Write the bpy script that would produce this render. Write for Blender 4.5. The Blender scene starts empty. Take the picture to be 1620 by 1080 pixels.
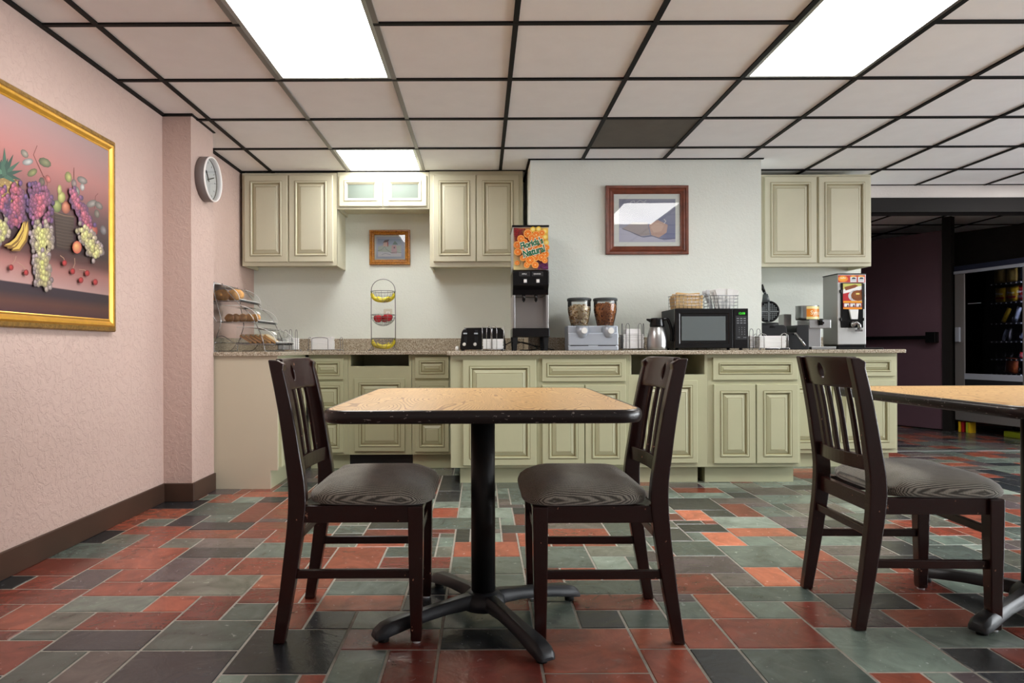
import bpy, bmesh, math, random
from mathutils import Vector, Matrix
sc = bpy.context.scene
EXPO = 0.52
COL = bpy.context.scene.collection
PI = math.pi
F, CX, CY, H, ROLL = 1063.0, 762.0, 551.0, 0.92, 0.0035

def W(px, py, Y):
    """photo pixel on a plane at depth Y -> world point"""
    dx, dy = px - CX, CY - py
    return Vector(((dx + ROLL * dy) * Y / F, Y, H + (dy - ROLL * dx) * Y / F))

def lin(c):
    c = c / 255.0
    return c / 12.92 if c <= 0.04045 else ((c + 0.055) / 1.055) ** 2.4
def rgb(c):
    return (lin(c[0]), lin(c[1]), lin(c[2]), 1.0)

# ------------------------------------------------------------------ materials
class NT:
    def __init__(s, name):
        s.m = bpy.data.materials.new(name); s.m.use_nodes = True
        s.t = s.m.node_tree; s.t.nodes.clear()
        s.out = s.n('ShaderNodeOutputMaterial')
    def n(s, kind, **kw):
        nd = s.t.nodes.new(kind)
        for k, v in kw.items():
            if k in nd.inputs: nd.inputs[k].default_value = v
            else: setattr(nd, k, v)
        return nd
    def l(s, a, b): s.t.links.new(a, b)
    def coord(s, scale=(1, 1, 1), rot=(0, 0, 0), kind='Object'):
        tc = s.n('ShaderNodeTexCoord'); mp = s.n('ShaderNodeMapping')
        mp.inputs['Scale'].default_value = scale; mp.inputs['Rotation'].default_value = rot
        s.l(tc.outputs[kind], mp.inputs['Vector']); return mp.outputs['Vector']
    def ramp(s, src, stops):
        r = s.n('ShaderNodeValToRGB'); e = r.color_ramp.elements
        while len(e) < len(stops): e.new(0.5)
        for i, (p, c) in enumerate(stops):
            e[i].position = p; e[i].color = c if len(c) == 4 else (*c, 1)
        s.l(src, r.inputs['Fac']); return r.outputs['Color']
    def noise(s, vec, scale, detail=4, rough=0.5, dist=0.0):
        nd = s.n('ShaderNodeTexNoise'); nd.inputs['Scale'].default_value = scale
        nd.inputs['Detail'].default_value = detail; nd.inputs['Roughness'].default_value = rough
        nd.inputs['Distortion'].default_value = dist
        s.l(vec, nd.inputs['Vector']); return nd.outputs['Fac']
    def bump(s, src, strength, dist, normal=None):
        b = s.n('ShaderNodeBump'); b.inputs['Strength'].default_value = strength
        b.inputs['Distance'].default_value = dist
        s.l(src, b.inputs['Height'])
        if normal: s.l(normal, b.inputs['Normal'])
        return b.outputs['Normal']

def P(name, c, rough=0.5, metal=0.0, var=0.0, vscale=8, bump=None, coat=0, spec=None, stretch=(1, 1, 1), emit=None):
    t = NT(name); b = t.n('ShaderNodeBsdfPrincipled')
    col = rgb(c)
    b.inputs['Base Color'].default_value = col
    b.inputs['Roughness'].default_value = rough; b.inputs['Metallic'].default_value = metal
    if coat: b.inputs['Coat Weight'].default_value = coat; b.inputs['Coat Roughness'].default_value = .08
    if spec is not None: b.inputs['Specular IOR Level'].default_value = spec
    v = t.coord(stretch)
    if var:
        f = t.noise(v, vscale, 5, .6)
        lo = tuple(max(0, x * (1 - var)) for x in col[:3]); hi = tuple(min(1, x * (1 + var)) for x in col[:3])
        t.l(t.ramp(f, [(.3, lo), (.7, hi)]), b.inputs['Base Color'])
    if bump:
        t.l(t.bump(t.noise(v, bump[0], 4, .6), bump[1], bump[2]), b.inputs['Normal'])
    if emit:
        b.inputs['Emission Color'].default_value = rgb(emit[0]); b.inputs['Emission Strength'].default_value = emit[1]
    t.l(b.outputs[0], t.out.inputs['Surface']); return t.m

def thin_glass(name, tint=(235, 240, 240), refl=1.0, rough=0.02, haze=0.0):
    t = NT(name)
    tr = t.n('ShaderNodeBsdfTransparent'); tr.inputs[0].default_value = rgb(tint)
    gl = t.n('ShaderNodeBsdfGlossy'); gl.inputs['Roughness'].default_value = rough
    fr = t.n('ShaderNodeFresnel'); fr.inputs['IOR'].default_value = 1.5
    mu = t.n('ShaderNodeMath', operation='MULTIPLY'); mu.inputs[1].default_value = refl
    t.l(fr.outputs[0], mu.inputs[0])
    base = tr.outputs[0]
    if haze:
        di = t.n('ShaderNodeBsdfDiffuse'); di.inputs[0].default_value = rgb((225, 230, 235))
        mh = t.n('ShaderNodeMixShader'); mh.inputs[0].default_value = haze
        t.l(tr.outputs[0], mh.inputs[1]); t.l(di.outputs[0], mh.inputs[2]); base = mh.outputs[0]
    mx = t.n('ShaderNodeMixShader')
    t.l(mu.outputs[0], mx.inputs[0]); t.l(base, mx.inputs[1]); t.l(gl.outputs[0], mx.inputs[2])
    t.l(mx.outputs[0], t.out.inputs['Surface']); return t.m

def m_stucco(name, c, strength=.55, scale=26):
    t = NT(name); b = t.n('ShaderNodeBsdfPrincipled'); b.inputs['Roughness'].default_value = .75
    b.inputs['Specular IOR Level'].default_value = .25
    v = t.coord()
    col = rgb(c)
    f = t.noise(v, 1.3, 3)
    t.l(t.ramp(f, [(.3, tuple(x * .95 for x in col[:3])), (.7, tuple(min(1, x * 1.04) for x in col[:3]))]), b.inputs['Base Color'])
    n1 = t.noise(v, scale, 6, .62, .6)
    sh = t.ramp(n1, [(.46, (0, 0, 0)), (.56, (1, 1, 1))])
    n = t.bump(sh, strength, .004)
    n = t.bump(t.noise(v, scale * 6, 3), strength * .5, .0015, n)
    t.l(n, b.inputs['Normal']); t.l(b.outputs[0], t.out.inputs['Surface']); return t.m

def m_art(name, rough=.45, coat=0.0):
    t = NT(name); b = t.n('ShaderNodeBsdfPrincipled'); b.inputs['Roughness'].default_value = rough
    if coat: b.inputs['Coat Weight'].default_value = coat; b.inputs['Coat Roughness'].default_value = .05
    a = t.n('ShaderNodeVertexColor'); a.layer_name = 'Col'
    t.l(a.outputs['Color'], b.inputs['Base Color']); t.l(b.outputs[0], t.out.inputs['Surface']); return t.m

def m_floor():
    t = NT('slate_tiles'); b = t.n('ShaderNodeBsdfPrincipled')
    a = t.n('ShaderNodeVertexColor'); a.layer_name = 'Col'
    v = t.coord()
    n1 = t.noise(v, 7, 8, .62, 1.2); n2 = t.noise(v, 38, 5, .6, .6)
    mr = t.n('ShaderNodeMapRange'); mr.inputs[1].default_value = .28; mr.inputs[2].default_value = .72
    mr.inputs[3].default_value = .55; mr.inputs[4].default_value = 1.3
    t.l(n1, mr.inputs[0])
    m1 = t.n('ShaderNodeMix', data_type='RGBA', blend_type='MULTIPLY'); m1.inputs[0].default_value = 1
    t.l(a.outputs['Color'], m1.inputs[6]); t.l(mr.outputs[0], m1.inputs[7])
    # pale mineral bloom and fine scratches
    bl = t.ramp(t.noise(v, 5, 6, .7, 2.0), [(.6, (0, 0, 0)), (.76, (1, 1, 1))])
    m2 = t.n('ShaderNodeMix', data_type='RGBA'); t.l(m1.outputs[2], m2.inputs[6]); m2.inputs[7].default_value = rgb((150, 150, 142))
    mf = t.n('ShaderNodeMath', operation='MULTIPLY'); mf.inputs[1].default_value = .28
    t.l(bl, mf.inputs[0]); t.l(mf.outputs[0], m2.inputs[0])
    t.l(m2.outputs[2], b.inputs['Base Color'])
    rr = t.n('ShaderNodeMapRange'); rr.inputs[3].default_value = .14; rr.inputs[4].default_value = .34
    t.l(n2, rr.inputs[0]); t.l(rr.outputs[0], b.inputs['Roughness'])
    n = t.bump(t.noise(v, 6, 5, .55, 1.6), .5, .006)
    n = t.bump(t.noise(v, 26, 3, .45, .8), .12, .0012, n)
    t.l(n, b.inputs['Normal']); t.l(b.outputs[0], t.out.inputs['Surface']); return t.m

def m_granite():
    t = NT('granite'); b = t.n('ShaderNodeBsdfPrincipled'); b.inputs['Roughness'].default_value = .18
    v = t.coord()
    c1 = t.ramp(t.noise(v, 110, 4, .7), [(.3, rgb((92, 80, 66))), (.43, rgb((150, 136, 116))), (.56, rgb((188, 178, 160))), (.7, rgb((210, 203, 188)))])
    sp = t.ramp(t.noise(v, 190, 2, .5), [(.34, (0, 0, 0)), (.4, (1, 1, 1))])
    mx = t.n('ShaderNodeMix', data_type='RGBA'); mx.inputs[6].default_value = rgb((70, 58, 50))
    t.l(sp, mx.inputs[0]); t.l(c1, mx.inputs[7]); t.l(mx.outputs[2], b.inputs['Base Color'])
    t.l(b.outputs[0], t.out.inputs['Surface']); return t.m

def m_oak():
    t = NT('oak_laminate'); b = t.n('ShaderNodeBsdfPrincipled'); b.inputs['Roughness'].default_value = .3
    v = t.coord((3.2, .9, 1))
    d = t.noise(v, 1.5, 1.5, .4, .5)
    wv = t.n('ShaderNodeTexWave'); wv.bands_direction = 'X'
    wv.inputs['Scale'].default_value = 2.6; wv.inputs['Distortion'].default_value = 0
    ad = t.n('ShaderNodeVectorMath', operation='MULTIPLY_ADD')
    cm = t.n('ShaderNodeCombineXYZ'); t.l(d, cm.inputs[0])
    t.l(cm.outputs[0], ad.inputs[0]); ad.inputs[1].default_value = (6.5, 0, 0); t.l(v, ad.inputs[2])
    t.l(ad.outputs[0], wv.inputs['Vector'])
    base = t.ramp(wv.outputs['Fac'], [(0, rgb((170, 116, 62))), (.14, rgb((212, 166, 108))), (.4, rgb((234, 198, 146))), (1, rgb((228, 188, 134)))])
    gr = t.ramp(t.noise(t.coord((90, 4, 1)), 2.2, 4, .6), [(.35, (.82, .78, .72)), (.6, (1, 1, 1))])
    mx = t.n('ShaderNodeMix', data_type='RGBA', blend_type='MULTIPLY'); mx.inputs[0].default_value = .8
    t.l(base, mx.inputs[6]); t.l(gr, mx.inputs[7]); t.l(mx.outputs[2], b.inputs['Base Color'])
    t.l(b.outputs[0], t.out.inputs['Surface']); return t.m

def m_worn(name, c, chip, rough=.3, thr=.68, scale=45, stretch=(1, 1, 2.5)):
    t = NT(name); b = t.n('ShaderNodeBsdfPrincipled'); b.inputs['Roughness'].default_value = rough
    v = t.coord(stretch)
    f = t.ramp(t.noise(v, scale, 3, .6), [(thr, (0, 0, 0)), (thr + .02, (1, 1, 1))])
    mx = t.n('ShaderNodeMix', data_type='RGBA'); mx.inputs[6].default_value = rgb(c); mx.inputs[7].default_value = rgb(chip)
    t.l(f, mx.inputs[0]); t.l(mx.outputs[2], b.inputs['Base Color'])
    t.l(b.outputs[0], t.out.inputs['Surface']); return t.m

def m_fabric():
    t = NT('tweed_fabric'); b = t.n('ShaderNodeBsdfPrincipled'); b.inputs['Roughness'].default_value = .9
    b.inputs['Sheen Weight'].default_value = .3
    v = t.coord()
    w1 = t.n('ShaderNodeTexWave'); w1.bands_direction = 'X'; w1.inputs['Scale'].default_value = 92
    w1.inputs['Distortion'].default_value = 1.2; w1.inputs['Detail Scale'].default_value = 3
    w2 = t.n('ShaderNodeTexWave'); w2.bands_direction = 'Y'; w2.inputs['Scale'].default_value = 115
    w2.inputs['Distortion'].default_value = 1.0
    t.l(v, w1.inputs[0]); t.l(v, w2.inputs[0])
    mu = t.n('ShaderNodeMath', operation='MULTIPLY'); t.l(w1.outputs['Fac'], mu.inputs[0]); t.l(w2.outputs['Fac'], mu.inputs[1])
    ad = t.n('ShaderNodeMath', operation='MULTIPLY_ADD'); t.l(t.noise(v, 14, 4, .7), ad.inputs[0]); ad.inputs[1].default_value = .35; t.l(mu.outputs[0], ad.inputs[2])
    t.l(t.ramp(ad.outputs[0], [(.12, rgb((56, 53, 48))), (.4, rgb((112, 108, 98))), (.8, rgb((190, 184, 170)))]), b.inputs['Base Color'])
    t.l(t.bump(mu.outputs[0], .5, .002), b.inputs['Normal'])
    t.l(b.outputs[0], t.out.inputs['Surface']); return t.m

def m_burl(name, a, b_, c):
    t = NT(name); b = t.n('ShaderNodeBsdfPrincipled'); b.inputs['Roughness'].default_value = .3
    v = t.coord()
    t.l(t.ramp(t.noise(v, 55, 5, .7, 2.5), [(.32, rgb(a)), (.5, rgb(b_)), (.68, rgb(c))]), b.inputs['Base Color'])
    t.l(b.outputs[0], t.out.inputs['Surface']); return t.m

def m_diffuser():
    t = NT('light_diffuser'); e = t.n('ShaderNodeEmission')
    e.inputs['Color'].default_value = (1, .985, .95, 1); e.inputs['Strength'].default_value = 12.5
    t.l(e.outputs[0], t.out.inputs['Surface']); return t.m

M = {}
M['pink'] = m_stucco('pink_stucco', (199, 174, 164))
M['cream'] = m_stucco('cream_wall', (228, 233, 226), .2, 40)
M['white'] = m_stucco('white_wall', (225, 218, 214), .2)
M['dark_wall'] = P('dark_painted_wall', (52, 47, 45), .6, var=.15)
M['dark_frame'] = P('dark_bronze_trim', (30, 27, 26), .7, spec=.2)
M['base_brown'] = P('brown_baseboard', (66, 46, 36), .45, var=.15, vscale=5)
M['tile'] = P('ceiling_tile', (243, 244, 246), .85, var=.02, bump=(180, .1, .001))
M['slab'] = P('ceiling_void', (120, 120, 120), .9)
M['tbar'] = P('black_ceiling_grid', (16, 15, 14), .6, spec=.2)
M['tbar_reflect'] = P('lamp_reflect_ceiling_grid', (112, 108, 104), .4)  # black bars coloured grey to paint in the reflection of the lights
M['dark_tile'] = P('stained_ceiling_tile', (98, 94, 86), .85, var=.12, vscale=4)
M['alu'] = P('aluminium', (170, 170, 168), .35, .9)
M['diff'] = m_diffuser()
M['floor'] = m_floor()
M['grout'] = P('grout', (150, 146, 136), .8, var=.2, vscale=30)
M['cab'] = P('sage_cream_paint', (182, 182, 150), .42, var=.04, vscale=3)
M['glaze'] = P('antique_glaze', (138, 130, 94), .5)
M['cab_u'] = P('pale_cream_upper', (204, 200, 176), .42, var=.04, vscale=3)  # upper cabinets paler and less green than the base ones
M['glaze_u'] = P('pale_glaze', (158, 148, 112), .5)
M['endpanel'] = P('beige_end_panel', (196, 186, 164), .5, var=.03, vscale=2)
M['granite'] = m_granite()
M['oak'] = m_oak()
M['edge'] = m_worn('worn_brown_edge', (30, 22, 22), (150, 140, 135), .28, .655, 60, (1, 1, 3))
M['mahog'] = m_worn('mahogany_stain', (40, 13, 10), (150, 110, 90), .26, .71, 42, (1, 1, 1))
M['fabric'] = m_fabric()
M['castiron'] = P('black_cast_iron', (34, 36, 40), .42, .1, bump=(120, .15, .001))
M['column'] = P('black_column', (16, 16, 17), .42, spec=.3)
M['rubber'] = P('black_rubber', (14, 14, 14), .6)
M['black'] = P('black_plastic', (12, 12, 14), .22, spec=.35)
M['blackm'] = P('matte_black_plastic', (22, 23, 26), .5, spec=.3)
M['iron'] = P('waffle_iron_grey', (58, 64, 66), .35)
M['steel'] = P('brushed_steel', (180, 180, 180), .3, 1.0, bump=(60, .05, .001), stretch=(1, 1, .05))
M['steel_d'] = P('satin_steel', (172, 172, 170), .48, .75)
M['chrome'] = P('chrome_wire', (170, 170, 170), .2, 1.0)
M['wire'] = P('dark_wire', (120, 122, 124), .3, .9)
M['silver'] = P('silver_plastic', (176, 184, 196), .35, .35)
M['acrylic'] = thin_glass('clear_acrylic', (250, 252, 251), 1.2, .03, .03)
M['jar'] = thin_glass('jar_plastic', (250, 251, 250), 1.0, .03, .02)
M['glass'] = thin_glass('picture_glass', (250, 250, 250), 1.15, .0)
M['glass_v'] = thin_glass('vending_glass', (190, 192, 200), 1.0, .0)
M['glass_w'] = thin_glass('window_glass', (250, 250, 250), 1.0, .0)
M['cabglass'] = P('frosted_cabinet_glass', (112, 122, 114), .3, spec=.2)
M['paper'] = P('white_paper', (238, 238, 238), .7)
M['plate'] = P('white_foam', (236, 236, 238), .45)
M['white_pl'] = P('white_plastic', (232, 232, 230), .35)
M['clear_pl'] = P('pale_plastic', (205, 208, 212), .25)
M['art'] = m_art('oil_paint', .5)
M['print'] = m_art('printed_sheet', .35)
M['print_gloss'] = m_art('glossy_print', .3, .6)
M['gold'] = P('gilded_wood', (214, 160, 60), .28, .55, var=.1, vscale=20)
M['gold_d'] = P('aged_gilt', (140, 106, 50), .45, .4, var=.4, vscale=60, bump=(110, .9, .004))
M['burl'] = m_burl('burl_frame', (70, 36, 8), (168, 104, 26), (216, 160, 60))
M['redwood'] = P('redwood_frame', (112, 58, 40), .3, var=.3, vscale=20)
M['mat'] = P('picture_mat', (226, 232, 228), .8)
M['greyrim'] = P('clock_rim_grey', (116, 106, 104), .45)
M['bezel'] = P('clock_bezel', (240, 236, 234), .3)
M['crust'] = P('bread_crust', (218, 160, 92), .6, var=.35, vscale=25, bump=(60, .3, .003))
M['crumb'] = P('bread_crumb', (240, 218, 178), .8, var=.06, vscale=60)
M['banana'] = P('banana_skin', (218, 200, 44), .45, var=.18, vscale=30)
M['stem'] = P('banana_stem', (120, 124, 40), .6)
M['apple'] = P('apple_skin', (176, 34, 46), .25, var=.4, vscale=22)
M['cereal_a'] = P('oat_square', (236, 212, 168), .8, var=.25, vscale=50)
M['cereal_b'] = P('bran_flake', (192, 118, 56), .8, var=.35, vscale=50)
M['cereal_c'] = P('darker_oat', (176, 140, 92), .8)  # darker pieces mixed in at random
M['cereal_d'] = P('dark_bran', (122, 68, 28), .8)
M['plug'] = P('ivory_outlet', (206, 202, 188), .4)
M['diff_added'] = P('added_dim_diffuser', (240, 240, 240), .5, emit=((255, 236, 225), 1.6))  # glow of the added hall panel
M['ironl'] = P('pale_iron_rib', (112, 118, 120), .35)  # ribs and knobs paler than the plate's recessed cells
M['marsh'] = P('pale_square', (236, 222, 204), .8)
M['tan'] = P('tan_packet', (212, 178, 126), .6, var=.12, vscale=20)
M['screen'] = P('microwave_window', (104, 112, 114), .12, .25)
M['green_led'] = P('green_digits', (60, 200, 40), .5, emit=((80, 255, 60), .35))
M['vframe'] = P('vending_silver', (132, 128, 128), .4, .3)
M['vnavy'] = P('vending_navy', (38, 42, 62), .4)
M['vlight'] = P('vending_trim_light', (176, 182, 196), .35, .2)
M['tube'] = P('added_tube_glow', (240, 240, 240), .4, emit=((235, 240, 255), 22.0))  # glow added inside the vending machine
M['vdark'] = P('vending_interior', (26, 27, 32), .6)
M['doorbrown'] = P('dark_maroon_door', (98, 74, 84), .35, var=.08, vscale=2)
M['yellow'] = P('yellow_foil', (226, 182, 30), .35)
M['redf'] = P('red_foil', (166, 30, 34), .35)
M['tanfoil'] = P('tan_foil', (186, 152, 74), .35)
M['lime'] = P('lime_foil', (176, 190, 50), .4)
M['orange'] = P('orange_snack', (196, 96, 44), .5, var=.4, vscale=40)

# ------------------------------------------------------------------ mesh builder
class MB:
    def __init__(s):
        s.bm = bmesh.new(); s.M = Matrix.Identity(4); s.mi = 0
    def v(s, co): return s.bm.verts.new(s.M @ Vector(co))
    def f(s, vs, smooth=False):
        try:
            f = s.bm.faces.new(vs)
        except ValueError: return None
        f.material_index = s.mi; f.smooth = smooth; return f
    def box(s, x0, x1, y0, y1, z0, z1):
        p = [s.v(c) for c in ((x0, y0, z0), (x1, y0, z0), (x1, y1, z0), (x0, y1, z0), (x0, y0, z1), (x1, y0, z1), (x1, y1, z1), (x0, y1, z1))]
        for q in ((3, 2, 1, 0), (4, 5, 6, 7), (0, 1, 5, 4), (1, 2, 6, 5), (2, 3, 7, 6), (3, 0, 4, 7)): s.f([p[i] for i in q])
        return s
    def loft(s, rings, smooth=True, caps=True, closed=True):
        R = [[s.v(c) for c in r] for r in rings]; n = len(R[0])
        for a, b in zip(R, R[1:]):
            for i in range(n if closed else n - 1):
                j = (i + 1) % n; s.f([a[i], a[j], b[j], b[i]], smooth)
        if caps:
            s.f(R[0][::-1]); s.f(R[-1])
        return s
    def prism(s, poly, a0, a1, ax='Y', smooth=False):
        def c(u, w, a): return (u, a, w) if ax == 'Y' else ((a, u, w) if ax == 'X' else (u, w, a))
        A = [s.v(c(u, w, a0)) for u, w in poly]; B = [s.v(c(u, w, a1)) for u, w in poly]; n = len(A)
        for i in range(n):
            j = (i + 1) % n; s.f([A[i], A[j], B[j], B[i]], smooth)
        s.f(A[::-1]); s.f(B); return s
    def tube(s, pts, r, n=8, closed=False, smooth=True):
        pts = [Vector(p) for p in pts]; m = len(pts)
        rs = r if isinstance(r, (list, tuple)) else [r] * m
        rings = []; up = None
        for i, p in enumerate(pts):
            if closed: t = pts[(i + 1) % m] - pts[i - 1]
            else: t = pts[min(i + 1, m - 1)] - pts[max(i - 1, 0)]
            t.normalize()
            if up is None:
                up = Vector((0, 0, 1)) if abs(t.z) < .9 else Vector((1, 0, 0))
            a = t.cross(up)
            if a.length < 1e-5: a = t.orthogonal()
            a.normalize(); b = a.cross(t); up = b
            rings.append([p + (a * math.cos(k * 2 * PI / n) + b * math.sin(k * 2 * PI / n)) * rs[i] for k in range(n)])
        if closed: rings.append(rings[0])
        return s.loft(rings, smooth, not closed)
    def cyl(s, p0, p1, r, n=16, smooth=True): return s.tube([p0, p1], r, n, False, smooth)
    def lathe(s, prof, c=(0, 0, 0), n=28, smooth=True, caps=True):
        return s.loft([[(c[0] + r * math.cos(k * 2 * PI / n), c[1] + r * math.sin(k * 2 * PI / n), c[2] + z) for k in range(n)] for r, z in prof], smooth, caps)
    def ell(s, c, rx, ry, rz, n=12, rot=None):
        R = rot or Matrix.Identity(3); m = max(5, n // 2 + 1); rings = []
        for i in range(m):
            a = -PI / 2 + PI * (i + .5) / m * 1.0
            rings.append([Vector(c) + R @ Vector((rx * math.cos(a) * math.cos(k * 2 * PI / n), ry * math.cos(a) * math.sin(k * 2 * PI / n), rz * math.sin(a) * 1.03)) for k in range(n)])
        return s.loft(rings, True, True)
    def rings(s, x0, x1, z0, z1, prof, fill=True, glaze=()):
        """nested rectangles in XZ facing -Y: prof = [(inset, y)]"""
        R = [[s.v(c) for c in ((x0 + i, y, z0 + i), (x1 - i, y, z0 + i), (x1 - i, y, z1 - i), (x0 + i, y, z1 - i))] for i, y in prof]
        for k, (a, b) in enumerate(zip(R, R[1:])):
            s.mi = 1 if k in glaze else 0
            for i in range(4):
                j = (i + 1) % 4; s.f([a[i], a[j], b[j], b[i]])
        s.mi = 0
        if fill: s.f(R[-1])
        return s
    def text(s, body, size, M4, offset=0.0, extrude=0.0):
        c = bpy.data.curves.new('tmp', 'FONT'); c.body = body; c.size = size; c.offset = offset; c.extrude = extrude
        c.align_x = 'CENTER'; c.align_y = 'CENTER'; c.resolution_u = 3
        o = bpy.data.objects.new('tmp', c); me = o.to_mesh(); me2 = me.copy(); o.to_mesh_clear()
        me2.transform(s.M @ M4); n0 = len(s.bm.faces); s.bm.from_mesh(me2)
        s.bm.faces.ensure_lookup_table(); new = s.bm.faces[n0:]
        for f in new: f.material_index = s.mi
        bpy.data.objects.remove(o); bpy.data.curves.remove(c); bpy.data.meshes.remove(me2)
        return new
    def mesh(s, name, offset=None):
        if offset is not None: bmesh.ops.translate(s.bm, verts=s.bm.verts, vec=-Vector(offset))
        bmesh.ops.recalc_face_normals(s.bm, faces=s.bm.faces)
        me = bpy.data.meshes.new(name); s.bm.to_mesh(me); s.bm.free(); return me

def link(name, me, mats, parent=None, bevel=0, seg=2):
    for m in (mats if isinstance(mats, (list, tuple)) else [mats]): me.materials.append(M[m] if isinstance(m, str) else m)
    o = bpy.data.objects.new(name, me); COL.objects.link(o)
    if parent: o.parent = parent
    if bevel:
        b = o.modifiers.new('bevel', 'BEVEL'); b.width = bevel; b.segments = seg; b.limit_method = 'ANGLE'; b.angle_limit = .6
        b.harden_normals = False
    return o

def tag(o, label=None, cat=None, group=None, kind=None):
    if label: o['label'] = label
    if cat: o['category'] = cat
    if group: o['group'] = group
    if kind: o['kind'] = kind
    return o

class T:
    """a thing: an Empty at its base with part meshes under it; world=True: parts are given in world coordinates"""
    def __init__(s, name, label, cat, loc=(0, 0, 0), rz=0, group=None, world=False, kind=None):
        s.o = bpy.data.objects.new(name, None); COL.objects.link(s.o)
        s.o.empty_display_size = .05
        s.o.location = loc; s.o.rotation_euler = (0, 0, rz); s.loc = loc; s.world = world
        tag(s.o, label, cat, group, kind)
    def part(s, name, mb, mats, parent=None, bevel=0, label=None, seg=2, kind=None):
        o = link(name, mb.mesh(name, s.loc if s.world else None), mats, parent or s.o, bevel, seg)
        if label: o['label'] = label
        if kind: o['kind'] = kind
        return o

def single(name, label, cat, mb, mats, loc=(0, 0, 0), rz=0, group=None, world=False, bevel=0, kind=None, seg=2):
    o = link(name, mb.mesh(name, loc if world else None), mats, None, bevel, seg)
    o.location = loc; o.rotation_euler = (0, 0, rz)
    return tag(o, label, cat, group, kind)

def struct(name, mb, mats, bevel=0):
    o = link(name, mb.mesh(name), mats, None, bevel); o['kind'] = 'structure'; return o

def copy_tree(o, parent=None):
    c = o.copy(); COL.objects.link(c); c.parent = parent
    for ch in list(o.children): copy_tree(ch, c)
    return c

class Art(MB):
    """flat printed or painted shapes in photo-plane units, each face with its own paint colour"""
    def __init__(s, fn, step=.0004):
        super().__init__(); s.fn = fn; s.step = step; s.k = 0; s.cl = s.bm.loops.layers.float_color.new('Col')
    def paint(s, f, cols):
        if f is None: return
        for lp, c in zip(f.loops, cols): lp[s.cl] = rgb(c)
    def poly(s, pts, col, cols=None, lift=1):
        s.k += lift; vs = [s.bm.verts.new(s.fn(x, y, s.k * s.step)) for x, y in pts]
        try: f = s.bm.faces.new(vs)
        except ValueError: return
        for lp in f.loops:
            i = vs.index(lp.vert); lp[s.cl] = rgb(cols[i] if cols else col)
    def rect(s, x0, y0, x1, y1, col, cols=None): s.poly([(x0, y0), (x1, y0), (x1, y1), (x0, y1)], col, cols)
    def fan(s, cx, cy, rx, ry, cin, cout, n=12, ang=0, hx=-.25, hy=-.3, lift=1):
        s.k += lift; z = s.k * s.step
        ca, sa = math.cos(ang), math.sin(ang)
        c = s.bm.verts.new(s.fn(cx + rx * hx, cy + ry * hy, z))
        vs = []
        for i in range(n):
            a = i * 2 * PI / n; u, w = rx * math.cos(a), ry * math.sin(a)
            vs.append(s.bm.verts.new(s.fn(cx + u * ca - w * sa, cy + u * sa + w * ca, z)))
        for i in range(n):
            f = s.bm.faces.new([c, vs[i], vs[(i + 1) % n]])
            for lp in f.loops: lp[s.cl] = rgb(cin if lp.vert is c else cout)
    def line(s, pts, w, col):
        s.k += 1; z = s.k * s.step; n = len(pts); ws = w if isinstance(w, list) else [w] * n; L = []; R = []
        for i, (x, y) in enumerate(pts):
            x0, y0 = pts[max(i - 1, 0)]; x1, y1 = pts[min(i + 1, n - 1)]
            dx, dy = x1 - x0, y1 - y0; d = math.hypot(dx, dy) or 1; nx, ny = -dy / d * ws[i] / 2, dx / d * ws[i] / 2
            L.append(s.bm.verts.new(s.fn(x + nx, y + ny, z))); R.append(s.bm.verts.new(s.fn(x - nx, y - ny, z)))
        for i in range(n - 1):
            f = s.bm.faces.new([L[i], L[i + 1], R[i + 1], R[i]])
            for lp in f.loops: lp[s.cl] = rgb(col)
    def write(s, body, cx, cy, h, col, ang=0, offset=0.0, sx=1.0, skew=0.0, lift=1):
        """text of cap height about h plane units, centred"""
        s.k += lift; z = s.k * s.step
        n0 = len(s.bm.verts); f0 = len(s.bm.faces)
        mb = MB(); mb.text(body, h * 1.38, Matrix.Identity(4), offset * h)
        ca, sa = math.cos(ang), math.sin(ang); vm = {}
        for v in mb.bm.verts:
            x, y = v.co.x * sx + v.co.y * skew, -v.co.y
            vm[v] = s.bm.verts.new(s.fn(cx + x * ca - y * sa, cy + x * sa + y * ca, z))
        for f in mb.bm.faces:
            try: g = s.bm.faces.new([vm[v] for v in f.verts])
            except ValueError: continue
            for lp in g.loops: lp[s.cl] = rgb(col)
        mb.bm.free()

def front_plane(Y):
    return lambda x, y, z: W(x, y, Y) - Vector((0, z, 0))
def catmull(pts, n=6):
    P_ = [Vector(p) for p in pts]; P_ = [2 * P_[0] - P_[1]] + P_ + [2 * P_[-1] - P_[-2]]; out = []
    for i in range(1, len(P_) - 2):
        a, b, c, d = P_[i - 1:i + 3]
        for k in range(n):
            t = k / n
            out.append(.5 * ((2 * b) + (c - a) * t + (2 * a - 5 * b + 4 * c - d) * t * t + (3 * b - a - 3 * c + d) * t ** 3))
    out.append(P_[-2]); return out
# ================================================================== SETTING
ZC = 2.343; XL = -1.93; YB = 5.70; CT = .903
XR = 7.3; YF = -2.6; YE = 9.0
mb = MB(); mb.box(XL - .2, XL, YF, YB + .25, 0, ZC + .1); struct('wall_left', mb, 'pink')
mb = MB(); mb.box(XL, -1.757, 4.07, 4.405, 0, ZC + .05); struct('wall_pillar', mb, 'pink')
mb = MB(); mb.box(XL, 3.22, YB, YB + .25, 0, ZC + .1)
struct('wall_back', mb, 'cream')
mb = MB(); mb.box(.371, 2.109, 5.06, YB, 0, ZC + .05); struct('wall_chase', mb, 'cream')
mb = MB(); mb.box(3.22, XR, YB + .2, YB + .32, 2.228, ZC + .1); struct('wall_header', mb, 'white')
mb = MB(); mb.box(3.22, XR, YB + .19, YB + .36, 2.10, 2.228); mb.box(3.22, XR, YB + .18, YB + .22, 2.10, 2.115)
struct('trim_1', mb, 'dark_frame')
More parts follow.
